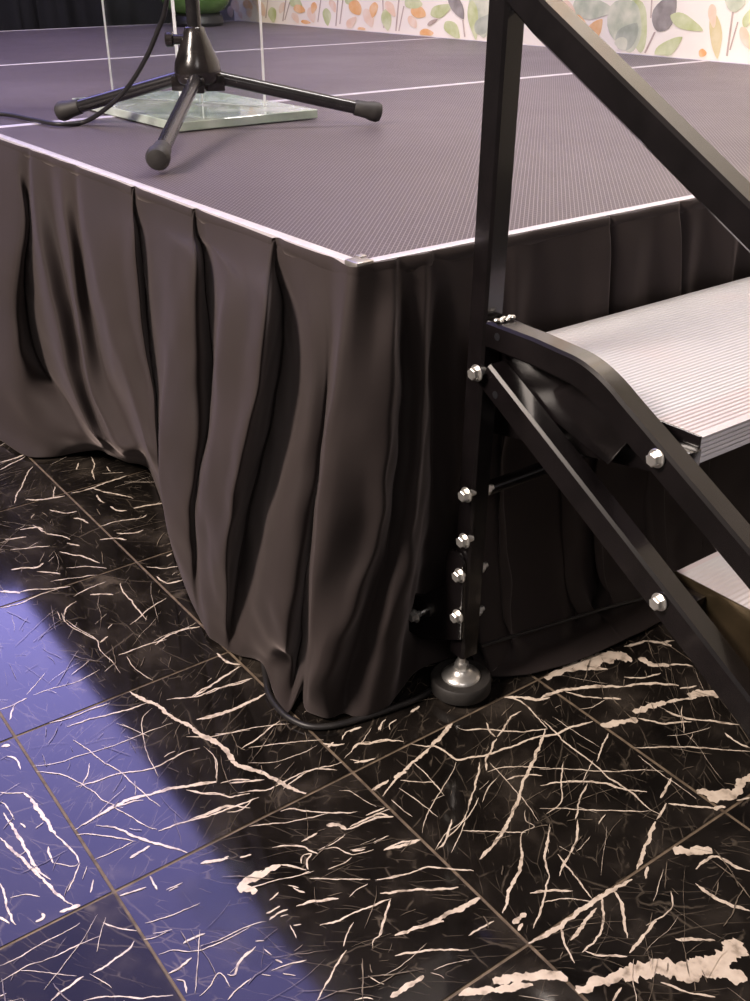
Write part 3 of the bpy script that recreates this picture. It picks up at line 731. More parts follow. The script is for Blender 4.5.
# ------------------------------------------------------------------ stage skirt
ZT = H - .0025
def LC(*pts): return ('L', pts)
SK = [
 ('L', (18,152,.022), (22,215,.034), (18,262,.05), (12,310,.06), (18,370,.07), (22,430,.07), 'F', (25,456)),
 ('L', (30,155,.010), (29,230,.012), (25,285,.008), (36,350,.000), (62,400,.012), (70,435,.03), 'F', (75,453)),
 ('L', (34,157,.018), (36,215,.032), (50,295,.052), (70,375,.058), (88,425,.052), (96,440,.045), 'F', (100,450)),
 ('L', (50,163,.010), (57,230,.012), (72,310,.022), (88,380,.030), (102,430,.030), (108,443,.03), 'F', (112,456)),
 ('L', (62,167,.017), (66,230,.030), (80,325,.046), (93,390,.050), (113,437,.05), (122,452,.045), 'F', (128,462)),
 ('L', (76,173,.008), (79,227,.010), (90,300,.018), (108,375,.026), (132,430,.028), (142,452,.025), 'F', (148,468)),
 ('L', (84,178,.020), (88,235,.032), (101,299,.050), (120,367,.058), (140,425,.060), (154,462,.058), 'F', (164,508)),
 ('L', (118,190,.017), (122,240,.028), (128,300,.036), (140,370,.045), (151,430,.055), (159,470,.058), 'F', (168,530)),
 ('L', (133,195,.024), (135,240,.03), (141,300,.034), (147,360,.04), (156,425,.05), (161,475,.058), 'F', (170,540)),
 ('L', (137,196,.002), (140,240,-.02), (145,300,-.03), (151,362,-.025), (159,430,.0), (164,480,.04), 'F', (172,548)),
 ('L', (142,198,.014), (148,240,.016), (153,300,.026), (157,365,.036), (160,430,.055), (165,490,.072), 'F', (176,560)),
 ('L', (164,206,.017), (172,250,.032), (172,310,.050), (168,378,.066), (161,450,.083), (167,525,.088), 'F', (186,588)),
 ('L', (193,214,.024), (196,260,.036), (197,320,.046), (200,385,.054), (200,440,.072), (190,520,.09), 'F', (196,612)),
 ('L', (198,216,.004), (202,250,-.016), (208,315,-.035), (213,370,-.035), (209,430,.0), (196,505,.065), 'F', (200,620)),
 ('L', (204,218,.012), (214,255,.020), (216,310,.034), (216,367,.048), (209,435,.07), (199,505,.09), 'F', (206,632)),
 ('L', (212,222,.016), (228,268,.034), (223,310,.055), (220,367,.066), (214,435,.085), (206,510,.1), 'F', (210,638)),
 ('L', (245,234,.02), (250,300,.045), (243,370,.065), (234,440,.085), (222,510,.1), (214,570,.105), 'F', (217,643)),
 ('L', (273,246,.027), (267,303,.052), (261,367,.068), (249,436,.086), (234,499,.1), (226,575,.105), 'F', (224,648)),
 ('L', (277,248,.010), (272,303,.024), (267,362,.036), (255,436,.055), (240,505,.075), (229,580,.09), 'F', (227,650)),
 ('L', (281,250,.002), (283,303,-.03), (281,365,-.045), (268,440,-.03), (251,510,.01), (238,575,.06), 'F', (231,652)),
 ('L', (288,253,.011), (298,320,.014), (302,380,.022), (290,450,.042), (274,520,.066), (258,590,.084), 'F', (240,656)),
 ('L', (304,258,.013), (310,325,.022), (312,390,.034), (302,460,.052), (290,530,.074), (274,600,.09), (268,645,.085), 'F', (262,664)),
 ('L', (322,265,.011), (324,330,.018), (324,400,.026), (316,470,.04), (306,540,.06), (295,605,.08), (287,648,.088), (289,662,.05), 'F', (276,700)),
 ('L', (334,270,.006), (332,340,.016), (328,400,.022), (319,475,.03), (311,545,.035), (303,610,.03), (301,650,.01), 'F', (288,714)),
 ('C', (348,277,.004), (341,330,.022), (336,377,.034), (325,450,.045), (317,530,.05), (312,600,.052), (309,645,.04), 'F', (302,690)),
 ('C', (358,279,.006), (352,335,.026), (346,400,.042), (336,470,.055), (328,540,.055), (318,610,.055), (312,655,.05), 'F', (304,705)),
 ('R', (374,277,.010), (374,340,.024), (368,400,.036), (364,470,.042), (357,540,.034,'C'), (338,610,.054,'C'), (320,655,.064,'C'), (310,690,.058,'C'), 'F', (309,713)),
 ('R', (390,274,.018), (392,340,.034), (389,424,.048), (383,490,.052), (373,545,.030,'C'), (355,605,.048,'C'), (336,660,.056,'C'), (327,695,.052,'C'), 'F', (328,719)),
 ('R', (395,273,.016), (396,340,.028), (393,424,.038), (387,490,.040), (377,555,.008,'C'), (358,630,.012,'C'), (347,680,.02,'C'), 'F', (345,714)),
 ('R', (399,272,.002), (400,340,-.006), (398,424,-.006), (393,490,.000), (382,562,-.006,'C'), (364,640,.008,'C'), (354,690,.026,'C'), 'F', (356,718)),
 ('R', (410,269,.010), (412,340,.012), (410,420,.020), (405,490,.03), (397,560,.038), (384,635,.044), 'F', (368,717)),
 ('R', (424,266,.017), (425,340,.026), (421,420,.034), (416,500,.042), (409,570,.042), (400,640,.040), 'F', (388,708)),
 ('R', (430,264,.008), (428,345,.004), (425,420,.002), (421,500,.002), (414,570,-.006), (405,640,-.01), 'F', (398,694)),
 ('R', (434,263,.002), (432,350,-.016), (431,420,-.022), (428,490,-.03), (424,545,-.05), (420,600,-.06), 'F', (416,672)),
 ('R', (452,258,.012), (455,340,.014), (455,420,.014), (452,490,.004), (447,540,-.03), (446,590,-.07), 'F', (440,662)),
 ('R', (468,254,.018), (470,340,.018), (472,420,.012), (476,490,-.01), (476,540,-.04), (478,590,-.06), 'F', (470,655)),
]
def build_skirt():
    NR = 44; cols = []
    def resample(P):
        P = catmull(P, 10); L = [0]
        for a, b in zip(P, P[1:]): L.append(L[-1] + (b - a).length)
        out = []; k = 0
        for q in range(NR):
            s = L[-1] * q / (NR - 1)
            while k < len(L) - 2 and L[k + 1] < s: k += 1
            out.append(P[k].lerp(P[k + 1], (s - L[k]) / max(L[k + 1] - L[k], 1e-9)))
        return out
    # plain hanging pleats beyond the left of the picture
    rs = random.Random(2); y = 3.95; k = 0
    while y > 1.3:
        r = .030 if k % 2 else .010; e = rs.uniform(.03, .06) + (.03 if k % 2 else 0)
        cols.append(resample([(-r * .3, y, ZT), (-r * .9, y, .52), (-r * 1.4, y + .01, .4), (-r * 1.8, y + .01, .2), (-e - .02, y, .06), (-e - .03, y - .01, .008)]))
        y -= rs.uniform(.045, .075); k += 1
    for c in SK:
        mode, pts = c[0], c[1:]; P = []; fl = False
        for q in pts:
            if q == 'F': fl = True; continue
            md = q[3] if len(q) > 3 else mode
            if fl: p = at_z(q, .006)
            elif md == 'L': p = at_x(q[:2], -q[2])
            elif md == 'R': p = at_y(q[:2], -q[2])
            else: p = at(q[:2], (.7071, .7071, 0), -q[2])
            if not P:
                p.z = ZT
                if md == 'L': p = at_x(q[:2], -q[2] * .28)
                elif md == 'R': p = at_y(q[:2], -q[2] * .28)
                p.z = ZT
            elif len(P) == 1 and q[2] < .012:
                w = P[0].lerp(p, .16); w.z = min(w.z, ZT - .03)
                if mode == 'L': w.x = min(P[0].x, -.005)
                if mode == 'R': w.y = min(P[0].y, -.005)
                P.append(w)
            elif len(P) == 1 and md in 'LR':
                w = P[0].lerp(p, .22); w.z = min(w.z, ZT - .03)
                if md == 'L': w.x = P[0].x * .5 + p.x * .38
                else: w.y = P[0].y * .5 + p.y * .38
                P.append(w)
            P.append(p)
        cols.append(resample(P))
    # right-hand side, under and behind the steps: bottom trails forward over the floor
    right = [(.165, .014, .055, .05), (.19, .008, .05, .075), (.215, .018, .06, .09), (.25, .007, .045, .10), (.285, .014, .06, .108), (.32, .016, .05, .112), (.345, .02, .06, .113), (.372, .022, .055, .114),
             (.379, .0, .03, .114), (.386, .016, .06, .114), (.42, .022, .06, .115), (.46, .012, .05, .114), (.50, .024, .06, .113), (.512, .0, .03, .113), (.53, .018, .06, .112)]
    x = .56; k = 0
    while x < 2.14: right.append((x, .022 if k % 2 else .008, .04, .1 + .01 * (k % 2))); x += rs.uniform(.03, .06); k += 1
    for n_, (x, a, b, c) in enumerate(right):
        w = .03 * math.sin(n_ * 1.7)
        cols.append(resample([(x, -a * .28 - .001, ZT), (x + w * .1, -a * .8 - .002, .52), (x + w * .3, -a * 1.2, .42), (x + w, -a * .8, .25), (x + w * 1.2, -b * .5, .12), (x + w, -b * .8, .05), (x, -b - .01, .012), (x - .01, -(b + c) / 2, .016), (x - .012, -c, .005)]))
    SUB = 6; n = len(cols); bm = bmesh.new(); grid = []
    for i in range(n - 1):
        a, b, c, d = cols[max(i - 1, 0)], cols[i], cols[i + 1], cols[min(i + 2, n - 1)]
        for j in range(SUB):
            t = j / SUB; line = []
            for q in range(NR):
                A, B, C, D = a[q], b[q], c[q], d[q]
                s1 = (C - A) * .38; s2 = (D - B) * .38
                l = (C - B).length * 1.5 + 1e-6
                if s1.length > l: s1 = s1 * (l / s1.length)
                if s2.length > l: s2 = s2 * (l / s2.length)
                t2, t3 = t * t, t ** 3
                line.append(B * (2 * t3 - 3 * t2 + 1) + s1 * (t3 - 2 * t2 + t) + C * (-2 * t3 + 3 * t2) + s2 * (t3 - t2))
            grid.append(line)
    grid.append(cols[-1])
    V = []
    for gi, line in enumerate(grid):
        col = []
        for q, p in enumerate(line):
            f = q / (NR - 1); w = min(1, f * 3)
            d = Vector((noise.noise(p * 7), noise.noise(p * 7 + Vector((9, 0, 0))), 0)) * .005 * w + Vector((noise.noise(p * 22), noise.noise(p * 22 + Vector((5, 5, 0))), 0)) * .0035 * w
            if q > NR - 3: d *= .3
            z = max(p.z + noise.noise(p * 30) * .002 * w, .003)
            col.append(bm.verts.new((p.x + d.x, p.y + d.y, z)))
        V.append(col)
    for a, b in zip(V, V[1:]):
        for q in range(NR - 1): bm.faces.new((a[q], a[q + 1], b[q + 1], b[q]))
    root = thing('stage_skirt', 'dark brown-black pleated cloth skirt wrapped round the stage corner, pooling on the marble', 'stage skirt', (0, 0, 0))
    o = obj('skirt_cloth', bm, M_FABRIC, root, ang=180)
    so = o.modifiers.new('thickness', 'SOLIDIFY'); so.thickness = .0012; so.offset = 0
    ss = o.modifiers.new('smooth', 'SUBSURF'); ss.levels = ss.render_levels = 1
    # folded top hem, sagging a little at the corner
    bm = bmesh.new(); prev = None
    for gi, line in enumerate(grid):
        p = line[0]; c = p.copy(); out = Vector((-1, 0, 0)) if p.x < 0.001 else Vector((0, -1, 0))
        if abs(p.x) + abs(p.y) < .12: out = (Vector((-1, 0, 0)) * max(0, .06 - p.x) + Vector((0, -1, 0)) * max(0, .06 - p.y)).normalized()
        sag = .006 * math.exp(-((p.x + p.y) / .07) ** 2) + .0012 * noise.noise(p * 18)
        ringp = [c + out * .0008 + Vector((0, 0, .0022)), c + out * .0024 + Vector((0, 0, .0014 - sag * .4)), c + out * .003 + Vector((0, 0, -.006 - sag)), c + out * .0024 + Vector((0, 0, -.0125 - sag)), c + out * .0008 + Vector((0, 0, -.013 - sag))]
        vs = [bm.verts.new(q) for q in ringp]
        if prev:
            for q in range(4): bm.faces.new((prev[q], prev[q + 1], vs[q + 1], vs[q]))
        prev = vs
    obj('top_hem', bm, M_FABRIC, root, ang=180)
build_skirt()

# ------------------------------------------------------------------ portable steps with handrail
X0, X1 = .101, .128
def proto_bolt(parent, long=.0):
    """hex bolt with washer, head towards -x, at the local origin on the tube face"""
    bm = bmesh.new(); e = .001 + long
    lathe(bm, (0, 0, 0), (-1, 0, 0), [(-.004, .0042), (e + .002, .0042)], 12)
    u, v = Vector((0, 1, 0)), Vector((0, 0, 1)); a = [bm.verts.new(Vector((-e - .0022, 0, 0)) + (u * math.cos(k * math.pi / 3 + .3) + v * math.sin(k * math.pi / 3 + .3)) * .0069) for k in range(6)]
    b = [bm.verts.new(Vector((-e - .0082, 0, 0)) + (u * math.cos(k * math.pi / 3 + .3) + v * math.sin(k * math.pi / 3 + .3)) * .0069) for k in range(6)]
    c = [bm.verts.new(Vector((-e - .0092, 0, 0)) + (u * math.cos(k * math.pi / 3 + .3) + v * math.sin(k * math.pi / 3 + .3)) * .0058) for k in range(6)]
    bridge(bm, a, b); bridge(bm, b, c); bm.faces.new(a); bm.faces.new(c)
    o = obj('bolt', bm, M_CHROME, parent, world=False, ang=25)
    bm = bmesh.new(); lathe(bm, (0, 0, 0), (-1, 0, 0), [(e - .0002, .0088), (e + .0004, .0093), (e + .0016, .0093), (e + .0021, .0088)], 24); obj('washer', bm, M_CHROME, o, world=False)
    return o
def copy_part(src, parent):
    c = src.copy(); COL.objects.link(c); c.parent = parent
    for ch in list(src.children):
        d = ch.copy(); COL.objects.link(d); d.parent = c
    return c
def build_steps():
    base = Vector((.114, -.06, 0)); R = thing('stage_steps', 'black tubular stage steps with ribbed aluminium treads and a sloping handrail', 'steps', base)
    def loc(p): return Vector(p) - base
    W = .86                                            # tread width
    ly = lambda z: -.059 - .0325 * z                   # the upright leans slightly towards the steps
    def side(xa, xb, near):
        bm = bmesh.new(); sqpath(bm, [(ly(.066), .066), (ly(.30), .30), (ly(.54), .54), (ly(.86), .86)], xa, xb, .027); obj('upright_post', bm, M_PAINT, R, ang=30)
        # upper stringer: level, then a bend, then down to the floor
        pts = [(-.0905, .498), (-.16, .4975), (-.212, .4945)]
        for k in range(1, 8):
            t = k / 8; A, B, C = Vector((-.212, .4945)), Vector((-.24, .492)), Vector((-.272, .4715)); q = A.lerp(B, t).lerp(B.lerp(C, t), t); pts.append((q.x, q.y))
        pts += [(-.272, .4715), (-.44, .3765), (-.80, .170), (-1.085, .012)]
        bm = bmesh.new(); sqpath(bm, pts, xa, xb, .030); obj('upper_stringer', bm, M_PAINT, R, ang=30)
        bm = bmesh.new(); sqpath(bm, [(-.0895, .452), (-.30, .3295), (-.47, .229), (-.84, .012)], xa, xb, .033); obj('lower_brace', bm, M_PAINT, R, ang=30)
        bm = bmesh.new(); sqpath(bm, [(-.086, .841), (-.14, .805), (-.393, .661), (-.75, .457), (-1.0, .315)], xa, xb, .030); sqpath(bm, [(-1.0, .33), (-1.0, .06)], xa, xb, .027); obj('hand_rail', bm, M_PAINT, R, ang=30)
        s = -1 if near else 1
        # levelling foot
        fx, fy = (xa + xb) / 2, -.0585
        bm = bmesh.new(); lathe(bm, (fx, fy, .0066), (0, 0, 1), [(0, .0385), (.0015, .0395), (.017, .0395), (.0195, .0375), (.0196, .025)], 40); ft = obj('levelling_foot', bm, M_RUBBER, R)
        bm = bmesh.new(); lathe(bm, (fx, fy, .0262), (0, 0, 1), [(0, .0255), (.002, .025), (.005, .0215), (.0075, .0165), (.011, .0115), (.013, .0105)], 32); lathe(bm, (fx, fy, .039), (0, 0, 1), [(0, .0088), (.0005, .0095), (.008, .0095), (.0085, .0088)], 6); obj('foot_cup', bm, M_CHROME, ft)
        bm = bmesh.new(); lathe(bm, (fx, fy, .046), (0, 0, 1), [(0, .0052), (.026, .0052)], 14); obj('threaded_stem', bm, M_CHROME, ft)
        # gusset closing the gap between stringer and brace at the post
        bm = bmesh.new(); prism(bm, [(ly(.54) + .012, .514), (ly(.54) + .012, .425), (ly(.54) - .018, .425), (-.125, .434), (-.25, .398), (-.285, .452), (-.235, .48), (-.20, .506)], 'x', xb + .0004 if near else xa - .0044, xb + .0044 if near else xa - .0004, .0008); obj('gusset_plate', bm, M_PAINT, R)
    side(X0, X1, True)
    side(X1 + .022 + W + .022, X1 + .049 + W + .022, False)
    # treads: ribbed extrusions
    ta, tb = .150, .150 + W
    def tread(y0, y1, zt, name='tread'):
        th = .029; prof = []; p = .0062; n = int((y1 - y0 - .006) / p); off = (y1 - y0 - n * p) / 2
        prof.append((y0, zt - .001))
        for k in range(n):
            a = y0 + off + k * p; prof += [(a + .0012, zt), (a + .0040, zt), (a + .0044, zt - .0011), (a + .0058, zt - .0011)]
        prof += [(y1, zt), (y1, zt - th), (y0 + .001, zt - th)]
        for k in range(5):
            z = zt - th + .003 + k * .0048; prof += [(y0, z), (y0, z + .0030), (y0 + .001, z + .0034), (y0 + .001, z + .0044)]
        bm = bmesh.new(); prism(bm, prof, 'x', ta, tb); o = obj(name, bm, M_TREAD, R, smooth=False)
        # folded end plate bolted to the stringers, with its turned lip
        bm = bmesh.new(); return o
    t1 = tread(-.340, -.034, .455); t2 = tread(-.640, -.334, .305); t3 = tread(-.940, -.634, .155)
    for (tr, y0, y1, zt, lo) in ((t1, -.340, -.034, .455, .05), (t2, -.640, -.334, .305, .075), (t3, -.940, -.634, .155, .075)):
        bm = bmesh.new(); prism(bm, [(y1, zt + .001), (y0 - .001, zt + .001), (y0 - .001, zt - .030), (y0 + .02, zt - lo), (y1 - (.02 if zt > .4 else .12), zt - lo * (1.9 if zt > .4 else 1)), (y1, zt - .035)], 'x', ta - .0032, ta - .0004, .0006)
        pl = obj('end_plate', bm, M_PLATE_REFL if zt < .4 else M_PAINT, tr)
        if zt < .4: pl['label'] = 'bronze-toned end plate'
        bm = bmesh.new(); prism(bm, [(y1, zt + .001), (y0 - .001, zt + .001), (y0 - .001, zt - .030), (y0 + .02, zt - lo), (y1 - .12, zt - lo), (y1, zt - .035)], 'x', tb + .0004, tb + .0032, .0006); obj('end_plate', bm, M_PAINT, tr)
        # spacer block between stringer and plate
        yy = (y0 + y1) / 2
    bm = bmesh.new(); box(bm, X1 + .0005, ta - .0036, -.345, -.305, .415, .445, .001); obj('tread_bracket', bm, M_PAINT, R)
    bm = bmesh.new(); box(bm, X1 + .0005, ta - .0036, -.375, -.335, .270, .298, .001); obj('tread_bracket', bm, M_PAINT, R)
    # rear crossbar between the two uprights
    bm = bmesh.new(); box(bm, X1 + .0005, X1 + .0435 + W, ly(.29) - .003, ly(.29) + .013, .286, .298, .002); obj('crossbar', bm, M_PAINT, R)
    # black bracket plate on the post reaching back under the stage
    arc = [(-.060 + .0165 * math.cos(a), .203 + .0165 * math.sin(a)) for a in [math.pi * k / 8 for k in range(9)]]
    poly = [(-.0435, .165), (.0, .125), (.055, .103), (.066, .080), (.055, .055), (.0, .058), (-.05, .085), (-.0765, .10)]
    bm = bmesh.new(); prism(bm, arc[::-1][::-1] + [(-.0765, .203)][:0] + poly[::-1], 'x', X0 - .0062, X0 - .0006, .0008); br = obj('bracket_plate', bm, M_PAINT, R)
    # bolts
    b0 = proto_bolt(R); bl = proto_bolt(R, .006)
    spots = [((652, 460), X0, b0), ((655, 604), X0, b0), ((473, 374), X0, bl), ((463, 496), X0, bl), ((461, 542), X0, bl), ((456, 577), X0 - .0062, b0), ((454, 618), X0 - .0062, b0), ((412, 617), X0 - .0062, bl)]
    first = {id(b0): True, id(bl): True}
    for px, xf, src in spots:
        p = at_x(px, xf - (.008 if src is b0 else .013)); p.x = xf
        if first[id(src)]: first[id(src)] = False; c = src
        else: c = copy_part(src, R)
        c.location = loc(p)
    # nuts on the inner side of the post
    bm = bmesh.new(); lathe(bm, (0, 0, 0), (1, 0, 0), [(0, .0098), (.0016, .0098), (.0018, .0076), (.008, .0076), (.0082, .004), (.015, .004)], 6); nut = obj('nut', bm, M_CHROME, R, world=False, ang=25)
    for k, z in enumerate((.295, .186, .121)):
        c = nut if k == 0 else copy_part(nut, R); c.location = loc((X1 + .0004, ly(z), z))
    # weld beads
    for (y, z) in ((-.0905 - .012, .5155), (-.104, .817)):
        bm = bmesh.new(); prev = None
        for k in range(9): ico(bm, (X0 + .003 + k * .0028, y - .0006 + .0012 * math.sin(k * 2.2), z + .001 * math.cos(k * 1.7)), .0032, (1, 1, .7), 8)
        obj('weld_bead', bm, M_PAINT if z > .6 else M_CHROME, R)
    # small black discs standing in for the shade inside punched holes
    for (px) in ((497, 337), (495, 395)):
        p = at_x(px, X0 - .0004); bm = bmesh.new(); lathe(bm, (X0 + .0002, p.y, p.z), (-1, 0, 0), [(0, .0042), (.0006, .0042), (.0007, .0034)], 16); obj('hole_shade_disc', bm, M_CURTAIN, R)
build_steps()

# ------------------------------------------------------------------ microphone stand
def build_stand():
    c = Vector((.329, .949, H)); R = thing('microphone_stand', 'black tripod microphone stand at the stage edge, its three feet spread', 'microphone stand', c)
    feet = [at_z((160, 159), H + .019), at_z((368, 115), H + .017), at_z((70, 114), H + .017)]
    for f in feet:
        d = (f - c); d.z = 0; d.normalize(); a = c + d * .034 + Vector((0, 0, .088)); b = Vector((f.x, f.y, H + .0255))
        dd = (b - a).normalized()
        bm = bmesh.new(); tube(bm, [a, b], .0118, 16); leg = obj('leg', bm, M_STAND, R)
        bm = bmesh.new(); s = b - dd * .026; lathe(bm, s, dd, [(0, .0128), (.002, .0140), (.022, .0150), (.034, .0178), (.044, .0180), (.050, .0150), (.0525, .008)], 20); obj('rubber_foot', bm, M_RUBBER, leg)
    # hub: six-sided waisted housing with a heavier collar at its foot
    bm = bmesh.new(); lathe(bm, c + Vector((0, 0, .079)), (0, 0, 1), [(0, .034), (.002, .037), (.014, .0415), (.022, .042), (.034, .0400), (.052, .033), (.070, .0255), (.082, .0205), (.092, .0175), (.094, .0150)], 24); hub = obj('leg_housing', bm, M_HUB, R)
    bm = bmesh.new()
    for f in feet:
        d = (f - c); d.z = 0; d.normalize(); s = Vector((-d.y, d.x, 0)); vs = []
        for z in (.066, .092):
            for (t, w) in ((.012, .018), (.047, .0165)):
                for sg in (-1, 1): vs.append(c + d * t + s * w * sg + Vector((0, 0, z)))
        V = [bm.verts.new(q) for q in vs]
        fs = [bm.faces.new([V[i] for i in q]) for q in ((0, 1, 3, 2), (4, 6, 7, 5), (0, 4, 5, 1), (2, 3, 7, 6), (0, 2, 6, 4), (1, 5, 7, 3))]
        bmesh.ops.bevel(bm, geom=list({e for q in fs for e in q.edges}), offset=.002, segments=2, profile=.5, affect='EDGES')
    obj('leg_clevis', bm, M_HUB, hub)
    d = Vector((-.8, .6, 0)).normalized()
    bm = bmesh.new(); kc = c + Vector((0, 0, .152)); tube(bm, [kc + d * .014, kc + d * .044], .0085, 12); obj('knob_shaft', bm, M_HUB, hub)
    bm = bmesh.new(); lathe(bm, kc + d * .038, d, [(0, .010), (.002, .0128), (.012, .0132), (.0145, .011)], 10); obj('clamp_knob', bm, M_HUB, R)
    bm = bmesh.new(); tube(bm, [c + Vector((0, 0, .165)), c + Vector((0, 0, .72))], .0125, 18); obj('lower_tube', bm, M_STAND, R)
    bm = bmesh.new(); lathe(bm, c + Vector((0, 0, .705)), (0, 0, 1), [(0, .012), (.003, .016), (.06, .016), (.065, .011)], 16); obj('clutch', bm, M_HUB, R)
    bm = bmesh.new(); tube(bm, [c + Vector((0, 0, .765)), c + Vector((0, 0, 1.02))], .007, 14); obj('upper_tube', bm, M_STAND, R)
build_stand()
def build_cable():
    P = [Vector((.12, 3.3, H + .006)), Vector((.30, 2.7, H + .006)), Vector((.10, 2.1, H + .006)), at_z((-60, 114), H + .006), at_z((0, 114), H + .006), at_z((30, 119), H + .006), at_z((58, 124), H + .006), at_z((84, 122), H + .006)]
    yb = P[-1].y
    for px, y in (((108, 107), yb - .08), ((128, 87), yb - .13), ((146, 58), yb - .18), ((158, 30), yb - .21), ((165, 10), yb - .23), ((172, -40), yb - .26), ((180, -160), .985)): P.append(at_y(px, y))
    bm = bmesh.new(); tube(bm, catmull(P, 10), .0042, 10); o = obj('microphone_cable', bm, M_CABLE); tag(o, 'thin black cable curving down past the microphone stand onto the stage', 'cable')
build_cable()

# ------------------------------------------------------------------ clear acrylic lectern
def build_lectern():
    z0 = H + .001; zt = H + .017
    A, B = at_z((178, 132), z0), at_z((318, 118), z0); Cc = at_z((73, 106), z0)
    D = B + (Cc - A); R = thing('acrylic_lectern', 'clear acrylic lectern on a thick square base behind the microphone stand', 'lectern', (A + D) / 2)
    bm = bmesh.new(); lo = [bm.verts.new((p.x, p.y, z0)) for p in (A, B, D, Cc)]; hi = [bm.verts.new((p.x, p.y, zt)) for p in (A, B, D, Cc)]
    bm.faces.new(lo[::-1]); bm.faces.new(hi)
    for k in range(4): bm.faces.new((lo[k], lo[(k + 1) % 4], hi[(k + 1) % 4], hi[k]))
    bmesh.ops.bevel(bm, geom=list(bm.edges), offset=.0012, segments=1, affect='EDGES')
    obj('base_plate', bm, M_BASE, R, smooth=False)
    def sheet(p, q, name, t=.011, h=1.05):
        p = Vector((p.x, p.y, 0)); q = Vector((q.x, q.y, 0)); d = (q - p).normalized(); n = Vector((-d.y, d.x, 0)) * t / 2
        bm = bmesh.new(); c = [p + n, q + n, q - n, p - n]; lo = [bm.verts.new((v.x, v.y, zt + .0006)) for v in c]; hi = [bm.verts.new((v.x, v.y, zt + h)) for v in c]
        fs = [bm.faces.new(lo[::-1]), bm.faces.new(hi)] + [bm.faces.new((lo[k], lo[(k + 1) % 4], hi[(k + 1) % 4], hi[k])) for k in range(4)]
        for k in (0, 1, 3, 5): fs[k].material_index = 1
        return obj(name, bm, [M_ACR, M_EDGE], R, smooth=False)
    L, M1, M2, Rr = at_z((114, 97), zt), at_z((181, 101), zt), at_z((203, 102), zt), at_z((265, 107), zt)
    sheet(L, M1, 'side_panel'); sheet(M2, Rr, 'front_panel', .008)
    # sloping reading shelf on top, above the picture
    bm = bmesh.new(); t = zt + 1.06; q = [(A.x, A.y, t), (B.x, B.y, t), (D.x, D.y, t + .12), (Cc.x, Cc.y, t + .12)]; lo = [bm.verts.new(v) for v in q]; hi = [bm.verts.new((v[0], v[1], v[2] + .01)) for v in q]
    bm.faces.new(lo[::-1]); bm.faces.new(hi)
    for k in range(4): bm.faces.new((lo[k], lo[(k + 1) % 4], hi[(k + 1) % 4], hi[k]))
    obj('reading_shelf', bm, M_ACR, R, smooth=False)
build_lectern()

# ------------------------------------------------------------------ planter at the far corner of the stage
def build_planter():
    c = at_z((197, 24), H); c.x, c.y = 1.80, 3.72
    c = Vector((1.80, 3.72, H)); R = thing('potted_plant', 'round green glazed planter with leaves at the end of the wallpapered wall', 'plant', c)
    bm = bmesh.new(); lathe(bm, c + Vector((0, 0, .0008)), (0, 0, 1), [(0, .11), (.012, .118), (.04, .112), (.05, .10)], 32); obj('dark_foot', bm, M_POT, R)
    bm = bmesh.new(); lathe(bm, c + Vector((0, 0, .046)), (0, 0, 1), [(0, .09), (.02, .125), (.06, .155), (.11, .165), (.17, .15), (.21, .12), (.225, .10), (.222, .092), (.20, .09)], 40); p = obj('green_bowl', bm, M_GREEN, R)
    bm = bmesh.new(); lathe(bm, c + Vector((0, 0, .235)), (0, 0, 1), [(0, .085), (.012, .08), (.016, .02)], 24); obj('soil', bm, M_SOIL, R)
    rl = random.Random(4); bm = bmesh.new()
    for k in range(46):
        a = rl.uniform(0, 6.28); el = rl.uniform(.1, 1.3); L = rl.uniform(.14, .3); w = rl.uniform(.03, .055); s = c + Vector((.05 * math.cos(a), .05 * math.sin(a), .245)); prev = None
        d = Vector((math.cos(a), math.sin(a), 0)); sd = Vector((-d.y, d.x, 0))
        for q in range(8):
            t = q / 7; pos = s + d * (L * t * math.cos(el)) + Vector((0, 0, L * t * math.sin(el) - .25 * L * t * t * 1.2)); ww = w * math.sin(math.pi * min(1, .08 + .92 * t)) * .9 + .003
            if pos.x > WX - .07: pos.x = WX - .07
            vs = [bm.verts.new(pos - sd * ww), bm.verts.new(pos + Vector((0, 0, -.006))), bm.verts.new(pos + sd * ww)]
            if prev:
                bm.faces.new((prev[0], prev[1], vs[1], vs[0])); bm.faces.new((prev[1], prev[2], vs[2], vs[1]))
            prev = vs
    obj('leaves', bm, M_LEAF, R)
build_planter()

# ------------------------------------------------------------------ cords on the floor
P = [at_z(q, .0052) for q in ((262, 650), (264, 664), (268, 690), (275, 704), (288, 717), (308, 726), (330, 726), (356, 720), (390, 709), (420, 697), (438, 684), (446, 668))]
bm = bmesh.new(); tube(bm, catmull(P, 10), .0042, 10); o = obj('floor_cable', bm, M_CABLE); tag(o, 'black cable looped on the marble round the skirt hem below the stage corner', 'cable')
P = [at_y(q, -.066) for q in ((481, 646), (520, 634), (570, 619), (610, 607), (646, 598), (700, 585), (770, 565))]
bm = bmesh.new(); tube(bm, catmull(P, 8), .0026, 8); o = obj('floor_cable', bm, M_CABLE); tag(o, 'thin straight black cord lying over the skirt hem beneath the steps', 'cable')

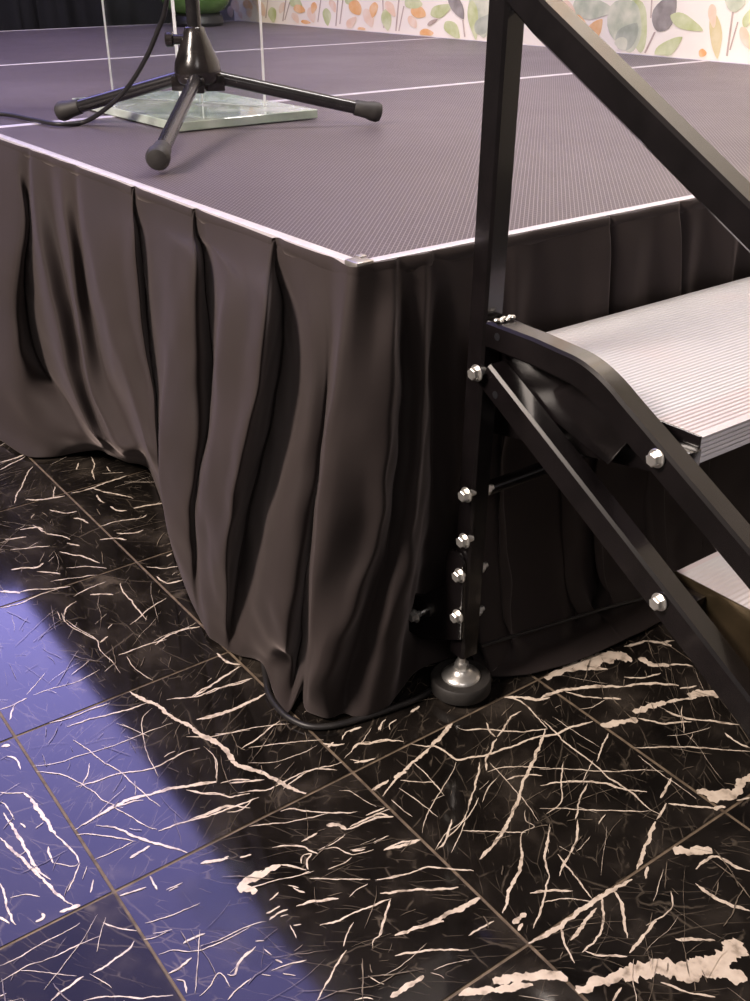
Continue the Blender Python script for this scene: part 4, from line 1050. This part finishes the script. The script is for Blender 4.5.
# ------------------------------------------------------------------ light
def area(name, loc, target, size, power, col, spread=math.pi):
    l = bpy.data.lights.new(name, 'AREA'); l.shape = 'DISK'; l.size = size; l.energy = power; l.color = col; l.spread = spread
    o = bpy.data.objects.new(name, l); COL.objects.link(o); o.location = loc
    o.rotation_euler = (Vector(target) - Vector(loc)).to_track_quat('-Z', 'Y').to_euler(); return o
area('room_lamp', (-2.55, .35, 2.7), (0, .3, .25), 1.0, 215, (1, .86, .76))
area('front_fill', (-1.3, -2.2, 2.3), (.5, 0, .4), 1.0, 11, (1, .93, .9))  # unseen fill added to light the tread fronts and post faces
area('wall_fill', (1.25, .85, 2.93), (2.0, 2.3, .6), 1.1, 105, (1, .93, .9))  # unseen lamp added to brighten the wallpapered wall and the stage
# blue-washed light panel in the ceiling
def build_blue():
    R = thing('ceiling_light', 'long violet-blue light panel in the ceiling above the stage, outside the picture', 'ceiling light', (.2, 3.2, 2.98))
    M = bpy.data.materials.new('violet_light'); M.use_nodes = True; t = M.node_tree; t.nodes.clear()
    out = t.nodes.new('ShaderNodeOutputMaterial'); em = t.nodes.new('ShaderNodeEmission'); t.links.new(em.outputs[0], out.inputs[0])
    em.inputs['Color'].default_value = (.42, .38, 1, 1)
    tc = t.nodes.new('ShaderNodeTexCoord'); sp = t.nodes.new('ShaderNodeSeparateXYZ'); t.links.new(tc.outputs['Object'], sp.inputs[0])
    mr = t.nodes.new('ShaderNodeMapRange'); mr.inputs['From Min'].default_value = -2.0; mr.inputs['From Max'].default_value = 2.2; mr.inputs['To Min'].default_value = BLUE * .35; mr.inputs['To Max'].default_value = BLUE
    mx = t.nodes.new('ShaderNodeMapRange'); mx.inputs['From Min'].default_value = -1.1; mx.inputs['From Max'].default_value = .75; mx.inputs['To Min'].default_value = .5; mx.inputs['To Max'].default_value = 1
    mu = t.nodes.new('ShaderNodeMath'); mu.operation = 'MULTIPLY'
    t.links.new(sp.outputs['Y'], mr.inputs['Value']); t.links.new(sp.outputs['X'], mx.inputs['Value']); t.links.new(mr.outputs[0], mu.inputs[0]); t.links.new(mx.outputs[0], mu.inputs[1]); t.links.new(mu.outputs[0], em.inputs['Strength'])
    bm = bmesh.new(); prism(bm, [(-.95, 1.0), (.875, 1.0), (1.03, 6.2), (-.95, 6.2)], 'z', 2.955, 2.975); obj('light_panel', bm, M, R, False)
    bm = bmesh.new()
    for q in ([(.876, .96), (.92, .96), (1.075, 6.24), (1.031, 6.24)], [(-.99, .96), (-.951, .96), (-.951, 6.24), (-.99, 6.24)], [(-.95, .96), (.874, .96), (.874, .999), (-.95, .999)], [(-.95, 6.201), (1.029, 6.201), (1.029, 6.24), (-.95, 6.24)]): prism(bm, q, 'z', 2.95, 2.998)
    obj('light_frame', bm, M_CEIL, R, False)
BLUE = 7.0
build_blue()
w = bpy.data.worlds.new('room_air'); SC.world = w; w.use_nodes = True
w.node_tree.nodes['Background'].inputs[0].default_value = (1, .93, .9, 1); w.node_tree.nodes['Background'].inputs[1].default_value = .07
